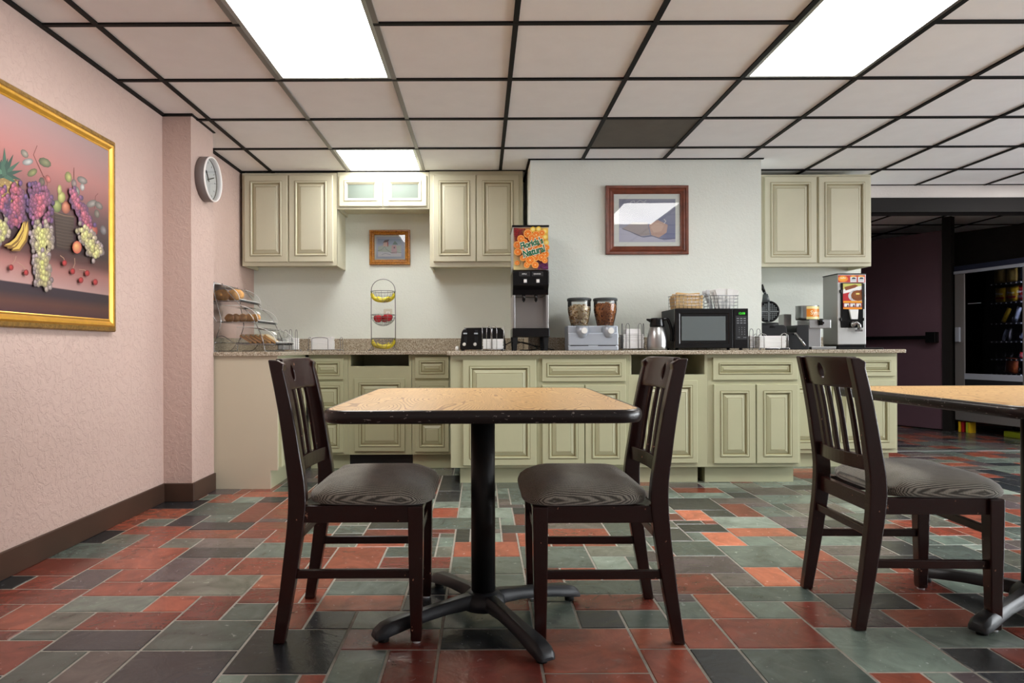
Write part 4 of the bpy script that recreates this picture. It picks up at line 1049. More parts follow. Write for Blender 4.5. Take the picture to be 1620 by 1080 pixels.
wire_rack('wire rack of white papers behind the bread stand', -1.54, -1.40, 5.05, 5.2, CT, .165, [(-1.53, 5.05, -1.50, 5.05), (-1.445, 5.05, -1.425, 5.05), (-1.40, 5.05, -1.40, 5.1), (-1.53, 5.2, -1.50, 5.2)])
for k in range(5):
    mb = MB(); mb.box(-1.532, -1.408, 5.06, 5.19, 0, .017); single('foam_bowl', ('lowest', 'second', 'middle', 'fourth', 'topmost')[k] + ' white foam container in the rack behind the bread stand', 'container', mb, 'paper', (0, 0, CT + .0145 + k * .0175), 0, 'white containers behind the bread stand', bevel=.003)
# --- napkin holder
def napkins(n, x0, x1, y0, y1, z, th, where, group, name='napkin', mat='paper', tilt=0):
    ords = ['lowest', 'second lowest', 'third', 'fourth', 'fifth', 'sixth', 'seventh', 'eighth', 'ninth', 'tenth']
    for k in range(n):
        mb = MB(); j = rb.uniform(-.002, .002)
        cx_, cy_ = (x0 + x1) / 2, (y0 + y1) / 2
        mb.box(x0 - cx_ + j, x1 - cx_ + j, y0 - cy_, y1 - cy_, 0, th * .93)
        single(name, (ords[k] if k < n - 1 else 'topmost') + ' white ' + name.replace('_', ' ') + ' ' + where, name.replace('_', ' '), mb, mat, (cx_, cy_, z + k * th), 0, group, bevel=min(.003, th * .2))
Yn = 5.16
wire_rack('low wire holder of white napkins between the bread stand and the fruit stand', -1.335, -1.09, Yn, 5.29, CT, .108, [(-1.305, Yn, -1.18, Yn), (-1.335, Yn + .02, -1.335, 5.27), (-1.09, Yn + .02, -1.09, 5.27)])
napkins(9, -1.315, -1.155, Yn + .008, 5.28, CT + .0145, .0107, 'in the low holder left of the fruit stand', 'napkins left of the fruit stand')
# --- fruit stand
Yf = 5.36; fc = W(606.5, 551, Yf).x
t = T('fruit_stand', 'three-tier wire fruit stand on the worktop under the small gold-framed picture', 'fruit stand', (fc, Yf, CT), world=True)
mb = MB(); zt1 = W(606, 459, Yf).z; ztop_ = W(606, 441.5, Yf).z; hwid = .095
arch = [(fc - hwid, Yf, CT + .05), (fc - hwid - .002, Yf, 1.15), (fc - hwid, Yf, zt1)] + [(fc - hwid * math.cos(a), Yf, zt1 + (ztop_ - zt1) * math.sin(a)) for a in [PI * k / 12 for k in range(1, 12)]] + [(fc + hwid, Yf, zt1), (fc + hwid + .002, Yf, 1.15), (fc + hwid, Yf, CT + .05)]
mb.tube(arch, .003, 8)
for s in (-1, 1):
    for d in (-1, 1): mb.tube(catmull([(fc + s * hwid, Yf, CT + .06), (fc + s * (hwid - .01), Yf + d * .04, CT + .03), (fc + s * (hwid + .012) , Yf + d * .085, CT + .003)], 5), .0028, 7)
t.part('frame', mb, 'wire')
BZ = [W(606, 461, Yf).z, W(606, 498, Yf).z, W(606, 535, Yf).z]; BR, BD = .097, .088
for z in BZ:
    mb = MB()
    for k in range(6):
        a = PI / 2 * k / 6; r = BR * math.cos(a); zz = z - BD * math.sin(a)
        mb.tube([(fc + r * math.cos(q * PI / 12), Yf + r * math.sin(q * PI / 12), zz) for q in range(24)], .0026 if k == 0 else .0012, 6, True)
    for q in range(12):
        mb.tube([(fc + BR * math.cos(PI / 2 * k / 6) * math.cos(q * PI / 6), Yf + BR * math.cos(PI / 2 * k / 6) * math.sin(q * PI / 6), z - BD * math.sin(PI / 2 * k / 6)) for k in range(7)], .0013, 5)
    for s in (-1, 1): mb.cyl((fc + s * (BR - .003), Yf, z), (fc + s * (hwid + .006), Yf, z), .003, 6)
    t.part('basket', mb, 'wire')
def banana(lab, x, y, z, flip, rz):
    t = T('banana', lab, 'banana', (x, y, z), rz, 'bananas in the fruit stand')
    pts = [(-.075 * flip, 0, .055), (-.062 * flip, 0, .024), (-.03 * flip, 0, .004), (.01 * flip, 0, .001), (.045 * flip, 0, .014), (.062 * flip, 0, .03)]
    mb = MB(); c = catmull(pts, 4); n = len(c); mb.tube(c, [.006 + .011 * math.sin(PI * min(1, (i + 1.5) / (n + 1))) ** .6 for i in range(n)], 8); t.part('peel', mb, 'banana')
    mb = MB(); mb.tube([pts[0], (-.08 * flip, 0, .072)], [.005, .004], 6); t.part('stem', mb, 'stem')
zb = BZ[0] - BD + .02
banana('banana leaning left in the top basket of the fruit stand', fc - .012, Yf - .025, BZ[0] - .072, 1, 0.1)
banana('banana leaning right in the top basket of the fruit stand', fc + .014, Yf + .01, BZ[0] - .07, -1, -.1)
banana('banana leaning right in the bottom basket of the fruit stand', fc + .015, Yf - .02, BZ[2] - .07, -1, 0.05)
banana('banana leaning left in the bottom basket of the fruit stand', fc - .016, Yf + .015, BZ[2] - .068, 1, .1)
def apple(lab, x, y, z, r):
    t = T('apple', lab, 'apple', (x, y, z - r * .93), group='apples in the middle basket')
    mb = MB(); prof = []
    for k in range(15):
        a = -PI / 2 + PI * k / 14; prof.append((max(.0008, r * math.cos(a) * (1 + .12 * math.sin(a))), r * .93 + r * .93 * math.sin(a) * (1 - .16 * abs(math.sin(a)) ** 6)))
    mb.lathe(prof, (0, 0, 0), 18); t.part('skin', mb, 'apple')
    mb = MB(); mb.tube([(0, 0, r * 1.6), (.003, 0, r * 2.0)], .0015, 5); t.part('stem', mb, 'stem')
apple('red apple at the left of the middle basket', fc - .04, Yf - .01, BZ[1] - .03, .036)
apple('red apple at the right of the middle basket', fc + .038, Yf - .012, BZ[1] - .022, .038)
apple('red apple at the back of the middle basket', fc + .002, Yf + .05, BZ[1] - .028, .034)
# --- toaster
Yt = 4.86; a = W(727.5, 553, Yt); b = W(800.5, 518, Yt)
t = T('toaster', 'black four-slice toaster with chrome knobs left of the juice machine', 'toaster', ((a.x + b.x) / 2, Yt, CT), world=True)
x0, x1, zt = a.x, b.x, b.z
mb = MB(); h = zt - CT; r = .045; poly = [(x0 + .002, CT + .008)] + [(x0, CT + .03)] + [(x0 + .012 + r - r * math.cos(q * PI / 10), zt - r + r * math.sin(q * PI / 10)) for q in range(6)] + [(x1 - .012 - r + r * math.cos(q * PI / 10), zt - r + r * math.sin(q * PI / 10)) for q in range(5, -1, -1)] + [(x1, CT + .03), (x1 - .002, CT + .008)]
mb.prism(poly, Yt, Yt + .29, 'Y'); t.part('body', mb, 'black', bevel=.006, seg=3)
mb = MB(); mb.box(x0 + .03, x1 - .03, Yt + .05, Yt + .08, zt - .001, zt + .001); mb.box(x0 + .03, x1 - .03, Yt + .12, Yt + .15, zt - .001, zt + .001); t.part('slot', mb, 'blackm')
for px in (735, 752):
    mb = MB(); p = W(px + 1.5, 533, Yt); mb.box(p.x - .012, p.x + .012, Yt - .0015, Yt, W(0, 545, Yt).z, W(0, 524, Yt).z); t.part('control_strip', mb, 'blackm')
    p = W(px + 1, 527.5, Yt); mb = MB(); mb.box(p.x - .014, p.x + .014, Yt - .024, Yt - .002, p.z - .005, p.z + .005); t.part('lever', mb, 'silver', bevel=.003)
    p = W(px - .5, 544.5, Yt); mb = MB(); mb.M = Matrix.Translation((p.x, Yt, p.z)) @ Matrix.Rotation(PI / 2, 4, 'X'); mb.lathe([(.013, 0), (.0115, .016), (.009, .018)], n=20); t.part('knob', mb, 'white_pl')
for x in (x0 + .02, x1 - .02):
    for y in (Yt + .02, Yt + .22): mb = MB(); mb.box(x - .01, x + .01, y, y + .03, CT, CT + .01); t.part('foot', mb, 'rubber')
mb = MB(); p = W(724.5, 550, 4.9); mb.lathe([(.014, 0), (.015, .02), (.011, .03), (.003, .034)], n=16); single('creamer_cup', 'tiny white cup at the left foot of the toaster', 'cup', mb, 'white_pl', (p.x - .006, 4.9, CT))
# rack in front of toaster
Yr = 4.64; A = W(763, 551, Yr).x; B = W(797, 551, Yr).x
wire_rack('tall-looped wire rack of white plates standing in front of the toaster', A, B, Yr, Yr + .13, CT, .17, [(A + .03, Yr, A + .062, Yr), (A + .068, Yr, A + .1, Yr), (A, Yr, A, Yr + .04), (B, Yr, B, Yr + .04), (A + .03, Yr + .13, A + .062, Yr + .13)], mat='chrome')
napkins(7, A + .004, B - .004, Yr + .006, Yr + .124, CT + .0145, .0098, 'in the rack in front of the toaster', 'plates in front of the toaster', 'paper_plate', 'plate')
# --- juice machine
Yj = 4.70
def J(px, py): return W(px, py, Yj)
t = T('juice_machine', 'tall juice machine with an orange fruit poster on its upper front', 'juice machine', (J(840, 551).x, Yj, CT), world=True)
jx0, jx1 = J(811.5, 551).x, J(868.5, 551).x; yb_ = Yj + .33
mb = MB(); mb.box(jx0 + .002, jx1 - .002, Yj + .004, yb_, J(0, 427).z, J(0, 358.5).z); t.part('cabinet', mb, 'steel_d', bevel=.006)
mb = MB(); mb.box(jx0 - .004, jx1 + .004, Yj - .004, yb_, J(840, 359).z, J(840, 356).z); t.part('lid', mb, 'black', bevel=.003)
ar = Art(lambda u, v, z: W(u, v, Yj) - Vector((0, -.003 + z, 0)), .00012)
ar.poly([(812.5, 360), (867.5, 360), (867.5, 426.5), (812.5, 426.5)], None, [(128, 20, 24), (240, 205, 110), (96, 30, 84), (226, 214, 150)])
rj = random.Random(11)
for k in range(60): ar.fan(812.5 + rj.uniform(1.5, 24), 361 + rj.uniform(1, 20), 1.6, 1.6, (190, 34, 40), (100, 10, 20), 7)
for k in range(34): ar.fan(846 + rj.uniform(0, 20), 407 + rj.uniform(0, 18), 1.7, 1.7, (140, 60, 130), (74, 20, 66), 7)
for x, y in ((843, 363), (852, 362.5), (862, 366), (862, 375), (864, 384)):
    ar.fan(x, y, 4.2, 4.2, (250, 226, 110), (240, 200, 60), 14, hx=0, hy=0); ar.fan(x, y, 3.2, 3.2, (252, 238, 170), (246, 214, 90), 12, hx=0, hy=0)
def osl(x, y, r):
    ar.fan(x, y, r, r, (246, 170, 60), (240, 150, 40), 18, hx=0, hy=0); ar.fan(x, y, r * .9, r * .9, (250, 220, 150), (250, 214, 140), 18, hx=0, hy=0); ar.fan(x, y, r * .82, r * .82, (244, 130, 20), (238, 118, 14), 18, hx=0, hy=0)
    for q in range(8): ar.line([(x, y), (x + r * .8 * math.cos(q * PI / 4), y + r * .8 * math.sin(q * PI / 4))], .3, (252, 200, 110))
    ar.fan(x, y, r * .12, r * .12, (255, 240, 200), (255, 240, 200), 8)
for x, y, r in ((818, 416, 4), (824, 378, 6), (835, 370, 7), (848, 372, 6.5), (857, 369, 5), (818, 388, 6), (829, 384, 6), (841, 377, 6), (853, 380, 7), (864, 392, 5), (819, 399, 6), (831, 396, 7), (844, 392, 7), (857, 394, 7), (862, 403, 6), (827, 409, 5), (846, 406, 8), (856, 408, 6), (833, 420, 5), (861, 413, 4.5), (838, 412.5, 7.5), (846, 420, 5.5)): osl(x, y, r)
for body, x, y, h_ in (("Florida's", 840.5, 386.5, 10.2), ('Natural', 844, 399, 10.8)):
    for o_, c_, l_ in ((.12, (245, 245, 225), 1), (.045, (16, 104, 70), 3)): ar.write(body, x, y, h_, c_, -.28, o_, .78, .08, l_)
t.part('poster', ar, 'print_gloss', label='fruit poster with green lettering')
mb = MB(); hb = MB()
poly = [(Yj + .0, J(840, 427).z), (Yj - .012, J(840, 429).z), (Yj - .014, J(840, 451).z), (Yj + .02, J(840, 458).z), (Yj + .03, J(840, 466).z), (yb_, J(840, 466).z), (yb_, J(840, 427).z)]
mb.prism(poly, jx0, jx1, 'X'); t.part('dispensing_head', mb, 'black', bevel=.004)
ar = Art(lambda u, v, z: W(u, v, Yj) - Vector((0, .0142 + z, 0)), .0003)
for xa, xb, s_ in ((821, 838.5, 'APPLE'), (841, 859, 'ORANGE')):
    ar.rect(xa, 430, xb, 437, (44, 44, 48)); ar.rect(xa + .6, 430.8, xb - .6, 436.2, (26, 26, 28)); ar.write(s_, (xa + xb) / 2 - .5, 433.6, 2.0, (220, 220, 220), 0, .02)
t.part('flavour_label', ar, 'print')
for px in (830.7, 850.6):
    mb = MB(); p = J(px, 444.7); mb.box(p.x - .015, p.x + .015, Yj - .018, Yj - .013, p.z - .018, p.z + .018); bt = t.part('button_surround', mb, 'blackm', bevel=.002)
    mb = MB(); mb.box(p.x - .0105, p.x + .0105, Yj - .022, Yj - .017, p.z - .0115, p.z + .0115); t.part('button', mb, 'white_pl', parent=bt, bevel=.002)
mb = MB(); z1, z0 = J(840, 466).z, J(840, 519).z
mb.box(jx0, jx1, yb_ - .06, yb_, z0, z1); mb.box(jx0, jx0 + .018, Yj + .03, yb_ - .06, z0, z1); mb.box(jx1 - .018, jx1, Yj + .03, yb_ - .06, z0, z1); t.part('splash_panel', mb, 'steel', bevel=.002)
for px in (829.3, 848.6):
    mb = MB(); p = J(px, 475); mb.cyl((p.x, Yj + .05, J(0, 466).z), (p.x, Yj + .05, p.z), .011, 14); mb.cyl((p.x, Yj + .05, p.z), (p.x, Yj + .05, J(0, 480).z), .006, 12); t.part('nozzle', mb, 'black')
mb = MB(); mb.box(jx0 - .003, jx1 + .003, Yj - .02, yb_, J(840, 533).z, J(840, 519).z); t.part('drip_tray', mb, 'black', bevel=.004)
for x in (jx0 + .016, jx1 - .02):
    for y in (Yj + .0, yb_ - .04):
        mb = MB(); mb.loft([[(x + a_ * q, y + b_ * q + .01, z) for a_, b_ in ((-1, -1), (1, -1), (1, 1), (-1, 1))] for q, z in ((.011, CT), (.018, J(840, 533).z + .001))], False); t.part('leg', mb, 'blackm')
mb = MB(); p = J(869.5, 440); mb.box(jx1 - .001, jx1 + .006, Yj + .03, Yj + .06, J(0, 450).z, J(0, 432).z); t.part('latch', mb, 'black', bevel=.002)
for k, pts in enumerate(([(.37 - .14, 4.93, CT + .045), (.30, 4.86, CT + .06), (.40, 4.84, CT + .02), (.36, 4.95, CT + .004), (.28, 4.9, CT + .004)], [(.17, 5.0, CT + .04), (.24, 4.95, CT + .07), (.33, 4.97, CT + .05), (.46, 4.93, CT + .02), (.53, 4.9, CT + .004)])):
    mb = MB(); mb.tube(catmull(pts, 6), .004, 7); t.part('cord', mb, 'rubber')
# --- cereal dispenser
Yc = 4.70
def C(px, py): return W(px, py, Yc)
t = T('cereal_dispenser', 'twin cereal dispenser with silver base and two clear hoppers', 'cereal dispenser', (C(939, 551).x, Yc, CT), world=True)
zt = C(940, 515).z; mb = MB(); a, b = C(899, 551).x, C(978.5, 551).x
mb.box(a, b, Yc + .02, Yc + .2, CT, zt); mb.box(a, b, Yc, Yc + .02, CT, CT + .035); mb.box(a, b, Yc + .0, Yc + .02, CT + .035, zt - .05); t.part('base', mb, 'silver', bevel=.006)
mb = MB()
for px in (902.5, 946): p = C(px, 546.3); mb.box(p.x, p.x + .125, Yc - .0015, Yc + .001, p.z - .003, p.z + .002)
t.part('slot', mb, 'blackm')
for hi, (px, nm) in enumerate(((919.8, 'left'), (961.8, 'right'))):
    cx_ = C(px, 551).x; cy_ = Yc + .1
    zl = C(px, 474).z; z1_, z2_ = C(px, 489).z, C(px, 514.5).z
    s = F / Yc
    prof = [(.058, z2_ - CT), (.061, z2_ - CT + .01), (.079, z1_ - CT - .02), (.082, z1_ - CT), (.082, zl - CT)]
    mb = MB(); mb.lathe(prof, (cx_, cy_, CT), 32, caps=False); hp = t.part('hopper', mb, 'jar')
    mb = MB(); mb.lathe([(.086, zl - CT - .002), (.087, zl - CT + .012), (.08, zl - CT + .018), (.0, zl - CT + .018)], (cx_, cy_, CT), 32); t.part('lid', mb, 'iron', parent=hp)
    kx = C(px + 3.7, 523); mb = MB(); mb.M = Matrix.Translation((kx.x, Yc, kx.z)) @ Matrix.Rotation(PI / 2, 4, 'X'); mb.lathe([(.008, -.03), (.008, .02), (.02, .022), (.022, .03), (.02, .036)], n=24); t.part('knob', mb, 'white_pl', parent=hp)
    mb = MB(); mb.M = Matrix.Translation((kx.x - .01, Yc + .01, 0)); mb.lathe([(.04, zt - .002), (.044, zt - .04), (.03, zt - .075), (.016, zt - .085)], (0, 0, 0), 24, caps=True); t.part('chute', mb, 'silver', parent=hp)
    # the cereal inside: nobody could count it
    mb = MB(); rc = random.Random(hi + 20); top = z1_ - CT + (.035 if hi == 0 else .05)
    mb.lathe([(.05, z2_ - CT + .004), (.053, z2_ - CT + .012), (.070, z1_ - CT - .02), (.0735, z1_ - CT), (.072, top - .012), (.03, top - .002)], (cx_, cy_, CT), 20)
    for k in range(420):
        zz = rc.uniform(z2_ - CT + .008, top); f = min(1, max(0, (zz - (z2_ - CT)) / (z1_ - z2_ - .01)))
        R_ = (.054 + .022 * f); aa = rc.uniform(0, 2 * PI); rr_ = R_ * (rc.uniform(.86, .96) if zz < top - .014 else rc.uniform(0, .95))
        sz = .0135 if hi == 0 else .010
        mb.M = Matrix.Translation((cx_ + rr_ * math.cos(aa), cy_ + rr_ * math.sin(aa), CT + zz)) @ Matrix.Rotation(rc.uniform(0, 6), 4, 'Z') @ Matrix.Rotation(rc.uniform(0, 3), 4, 'X')
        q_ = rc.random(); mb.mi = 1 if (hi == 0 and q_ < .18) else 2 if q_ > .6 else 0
        mb.box(-sz * .6, sz * .6, -sz * .5, sz * .5, -sz * .25, sz * .25)
    mb.M = Matrix.Identity(4)
    single('cereal', ('pale square oat cereal in the left hopper', 'brown bran cereal in the right hopper')[hi], 'cereal', mb, [('cereal_a', 'cereal_b')[hi], 'marsh', ('cereal_c', 'cereal_d')[hi]], kind='stuff')
# --- plate rack
Yp = 4.72; A = W(986, 551, Yp).x; B = W(1020, 551, Yp).x
wire_rack('wire rack of white square plates between the cereal dispenser and the coffee carafe', A, B, Yp, Yp + .15, CT, .19, [(A + .02, Yp, A + .045, Yp), (B - .045, Yp + .0, B - .02, Yp), (A, Yp + .02, A, Yp + .05), (B, Yp + .02, B, Yp + .05)])
napkins(8, A + .004, B - .004, Yp + .006, Yp + .144, CT + .0145, .0125, 'in the rack left of the coffee carafe', 'bowls left of the coffee carafe', 'foam_bowl', 'plate')
mb = MB(); cx_ = (A + B) / 2 + .002; mb.loft([[(u * q, v * q, z) for u, v in ((-1, -1), (1, -1), (1, 1), (-1, 1))] for q, z in ((.055, 0), (.046, .036), (.042, .036), (.04, .03))], False)
single('square_bowl', 'upturned white square bowl on top of the stack left of the carafe', 'bowl', mb, 'plate', (cx_, Yp + .075, CT + .0145 + 8 * .0125 + .001), bevel=.003)
# --- carafe
Yk = 4.72
def K(px, py): return W(px, py, Yk)
kx = K(1039.5, 551).x; t = T('coffee_carafe', 'steel thermal coffee carafe with black lid and handle', 'carafe', (kx, Yk, CT))
h1, h2 = K(1039, 517).z - CT, K(1039, 503).z - CT
mb = MB(); mb.lathe([(.064, 0), (.068, .004), (.0695, .03), (.0695, .075), (.064, .11), (.052, h1 - .006), (.048, h1)], n=36); t.part('body', mb, 'steel')
mb = MB(); mb.lathe([(.049, h1 - .001), (.051, h1 + .01), (.046, h2 - .014), (.046, h2 - .004), (.04, h2)], n=28)
mb.loft([[(-.03, -.014, h1 + .02), (-.03, .014, h1 + .02), (-.03, .014, h2 - .006), (-.03, -.014, h2 - .006)], [(-.074, -.006, h1 + .047), (-.074, .006, h1 + .047), (-.074, .008, h2 - .004), (-.074, -.008, h2 - .004)]], False); t.part('lid', mb, 'black', bevel=.003)
mb = MB(); mb.tube(catmull([(.04, 0, h2 - .008), (.075, 0, h2 - .012), (.1, 0, h1 - .02), (.104, 0, .09), (.1, 0, .062)], 6), [.011] * 24 + [.007], 10); t.part('handle', mb, 'black')
# --- microwave
Yo = 4.66
def O(px, py): return W(px, py, Yo)
mx0, mx1 = O(1068, 551).x, O(1184, 551).x; mz0, mz1 = CT + .012, O(1120, 488).z
t = T('microwave', 'black countertop microwave oven under two wire baskets', 'microwave', ((mx0 + mx1) / 2, Yo, CT), world=True)
mb = MB(); mb.box(mx0, mx1, Yo + .03, Yo + .35, mz0, mz1); t.part('body', mb, 'blackm', bevel=.004)
mb = MB()
for k in range(9): mb.box(mx0 - .0012, mx0, Yo + .1, Yo + .28, mz1 - .03 - k * .011, mz1 - .034 - k * .011)
t.part('vent', mb, 'rubber')
xd = O(1160.5, 551).x
mb = MB(); mb.rings(mx0, xd, mz0, mz1, [(0, Yo + .03), (0, Yo + .004), (.006, Yo), (.03, Yo), (.036, Yo + .004)], True); dr = t.part('door', mb, 'black')
A = O(1078.7, 538.5); B = O(1148, 500); mb = MB(); mb.box(A.x, B.x, Yo + .0025, Yo + .0045, A.z, B.z); t.part('window', mb, 'screen', parent=dr)
mb = MB(); mb.box(xd + .001, mx1, Yo, Yo + .03, mz0, mz1); cp = t.part('control_panel', mb, 'black', bevel=.003)
ar = Art(lambda u, v, z: W(u, v, Yo) - Vector((0, .0006 + z, 0)), .0003)
ar.rect(1163.5, 499, 1181.5, 537, (36, 38, 42))
for r_ in range(3):
    for c_ in range(3): ar.rect(1165.5 + c_ * 5.3, 503 + r_ * 3.6, 1169 + c_ * 5.3, 504.2 + r_ * 3.6, (150, 154, 160))
for r_ in range(4):
    for c_ in range(3): ar.write('123456789*0#'[r_ * 3 + c_], 1169 + c_ * 4.2, 518 + r_ * 3.5, 1.5, (190, 194, 200))
ar.write('STOP', 1168.2, 533.7, 1.3, (190, 194, 200)); ar.write('START', 1178, 533.7, 1.3, (190, 194, 200))
t.part('keypad', ar, 'print', parent=cp)
mb = MB(); mb.M = Matrix.Identity(4); p = O(1173.5, 495.7)
mb.text('12:08', .021, Matrix.Translation((p.x, Yo - .001, p.z)) @ Matrix.Rotation(PI / 2, 4, 'X'), .0003); t.part('clock_display', mb, 'green_led', parent=cp)
for x in (mx0 + .03, mx1 - .03):
    for y in (Yo + .06, Yo + .3): mb = MB(); mb.cyl((x, y, CT), (x, y, mz0), .012, 12); t.part('foot', mb, 'rubber')
# baskets on the microwave
def basket(label, x0, x1, y0, y1, z0, h, mat):
    t = T('wire_basket', label, 'basket', ((x0 + x1) / 2, (y0 + y1) / 2, z0), world=True, group='wire baskets on the microwave')
    mb = MB()
    for k in range(5):
        z = z0 + .003 + (h - .003) * k / 4; e = .004 * k / 4
        mb.tube([(x0 - e, y0 - e, z), (x1 + e, y0 - e, z), (x1 + e, y1 + e, z), (x0 - e, y1 + e, z)], .0026 if k == 4 else .0017, 6, True)
    for k in range(8):
        x = x0 + (x1 - x0) * k / 7; mb.tube([(x, y0, z0 + h), (x, y0, z0 + .003), (x, y1, z0 + .003), (x, y1, z0 + h)], .0016, 6)
    t.part('wires', mb, mat)
z0 = mz1 + .001
A = W(1068, 480, 4.74).x; B = W(1114, 480, 4.74).x
basket('left wire basket on the microwave, filled with tan packets', A, B, 4.74, 4.90, z0, .10, 'chrome')
for k in range(16):
    mb = MB(); mb.M = Matrix.Rotation(rb.uniform(-.12, .12), 4, 'Y'); mb.box(-.094, .094, -.0035, .0035, 0, .098 + rb.uniform(-.008, .008))
    single('sugar_packet', 'tan packet in the left basket on the microwave, %s' % (['front row', 'near the front', 'in the middle', 'near the back'][k // 4]), 'packet', mb, 'tan', ((A + B) / 2, 4.75 + k * .0093, z0 + .008), rb.uniform(-.02, .02), 'tan packets in the left microwave basket', bevel=.002)
for o_ in [o for o in bpy.data.objects if o.name.startswith('sugar_packet')]: o_['label'] = 'thin tan packet standing among others in the left basket on the microwave'
A = W(1124, 480, 4.74).x; B = W(1167, 480, 4.74).x
basket('right wire basket on the microwave, filled with white plastic cutlery', A, B, 4.74, 4.88, z0, .095, 'wire')
def cutlery(mb, spoon):
    if spoon:
        mb.box(-.004, .004, -.001, .001, 0, .105); mb.M = mb.M @ Matrix.Translation((0, 0, .12)); mb.ell((0, 0, 0), .014, .003, .02, 12)
    else:
        mb.prism([(-.005, 0), (.005, 0), (.016, .085), (.022, .14), (-.022, .14), (-.016, .085)], -.002, .002, 'Y')
for k in range(30):
    spoon = k < 7; f = (k + .5) / 30; mb = MB(); mb.M = Matrix.Rotation((f - .5) * .7 + rb.uniform(-.12, .12), 4, 'Y') @ Matrix.Rotation(rb.uniform(-.15, .15), 4, 'X'); cutlery(mb, spoon)
    single('plastic_spoon' if spoon else 'plastic_fork', 'clear plastic spoon leaning out of the left side of the cutlery basket' if spoon else 'white plastic fork fanned among others in the cutlery basket', 'spoon' if spoon else 'fork', mb, 'clear_pl' if spoon else 'white_pl',
           (A + .02 + (B - A - .04) * f, 4.77 + rb.random() * .08, z0 + .006), 0, 'plastic spoons in the basket' if spoon else 'white plastic forks in the basket')
# --- racks right of the microwave
wr = W(1186, 551, 4.76).x
wire_rack('tall wire rack beside the right side of the microwave', wr, wr + .075, 4.76, 4.9, CT, .15, [(wr, 4.76, wr + .025, 4.76), (wr + .05, 4.76, wr + .075, 4.76)])
napkins(6, wr + .004, wr + .07, 4.766, 4.894, CT + .0145, .0145, 'in the rack directly right of the microwave', 'boxes right of the microwave', 'paper_box', 'plate')
A = W(1201, 551, 4.66).x; B = W(1249, 551, 4.66).x
wire_rack('wire napkin holder in front of the waffle iron', A, B, 4.66, 4.82, CT, .115, [(A, 4.66, A + .035, 4.66), (B - .055, 4.66, B - .02, 4.66), (B, 4.68, B, 4.80), (A + .06, 4.82, A + .12, 4.82), (A + .03, 4.82, A + .05, 4.82)], mat='chrome')
napkins(8, A + .008, B - .02, 4.67, 4.81, CT + .0145, .0105, 'in the holder in front of the waffle iron', 'napkins in front of the waffle iron')
# --- waffle iron
Yv = 5.12
def V(px, py): return W(px, py, Yv)
t = T('waffle_iron', 'black rotary waffle iron with its round grid plate raised', 'waffle iron', (V(1242, 551).x, Yv, CT), world=True)
xa, xb_ = max(2.135, V(1207, 551).x - .03), V(1280, 551).x; zt = V(1230, 514).z; zd = V(1250, 526).z; xm = V(1245, 551).x; xn = V(1260, 551).x
poly = [(xa, CT), (xb_, CT), (xb_, zt)] + [(xn + .03 - .03 * math.sin(q * PI / 12), zt - .03 + .03 * math.cos(q * PI / 12)) for q in range(7)] + [(xn, zd), (xm, zd)] + [(xm - .03 + .03 * math.cos(q * PI / 12), zt - .03 + .03 * math.sin(q * PI / 12)) for q in range(7)] + [(xa, zt)]
mb = MB(); mb.prism(poly, Yv, Yv + .22, 'Y'); t.part('base', mb, 'blackm', bevel=.004)
pc_ = V(1221.5, 492); pr = 17.3 * Yv / F; cyv = Yv + .07
pcx = max(pc_.x, xa + .06)
mb = MB(); Mx = Matrix.Translation((pc_.x, cyv, pc_.z)) @ Matrix.Rotation(PI / 2, 4, 'X'); mb.M = Mx
mb.lathe([(pr * .95, -.03), (pr, -.02), (pr, .012), (pr * .93, .014), (pr * .92, .006), (.0, .006)], n=40); pl = t.part('grid_plate', mb, 'blackm')
mb = MB(); mb.M = Mx; g = pr * .9
mb.box(-.005, .005, -g, g, .005, .014); mb.box(-g, g, -.005, .005, .005, .014); t.part('cross_rib', mb, 'ironl', parent=pl)
mb = MB(); mb.M = Mx; q_ = pr / 5.4
for i in range(-5, 6):
    for j in range(-5, 6):
        x, y = (i + (.0)) * q_ * .92, j * q_ * .92
        if i == 0 or j == 0 or math.hypot(x, y) > g - q_ * .4: continue
        mb.box(x - q_ * .26, x + q_ * .26, y - q_ * .26, y + q_ * .26, .005, .012)
t.part('grid_knobs', mb, 'ironl', parent=pl)
mb = MB(); p1 = V(1218, 477); p2 = V(1217, 464); mb.tube([(p1.x, cyv, p1.z), (p2.x, cyv, p2.z)], [.03, .018], 10); p3 = V(1215, 460); p4 = V(1205.5, 446)
mb.tube([(p2.x, cyv, p2.z), (p3.x, cyv, p3.z)], .01, 10); t.part('hinge_arm', mb, 'iron')
p4x = V(1207.5, 449); mb = MB(); mb.tube([(p3.x, cyv, p3.z), (max(p4x.x, 2.16), cyv, p4x.z)], [.011, .015], 10); t.part('handle', mb, 'black')
mb = MB(); p5 = V(1222, 510); mb.tube([(p5.x, cyv, p5.z), (p5.x, cyv, zt - .02)], [.07, .075], 16); t.part('pivot', mb, 'blackm')
mb = MB(); a_ = V(1256.5, 528); b_ = V(1268, 547); mb.tube([(a_.x, Yv - .03, a_.z), (b_.x, Yv - .06, b_.z)], .008, 8); mb.cyl((a_.x, Yv + .01, a_.z), (a_.x, Yv - .03, a_.z), .009, 10); t.part('lever', mb, 'chrome')
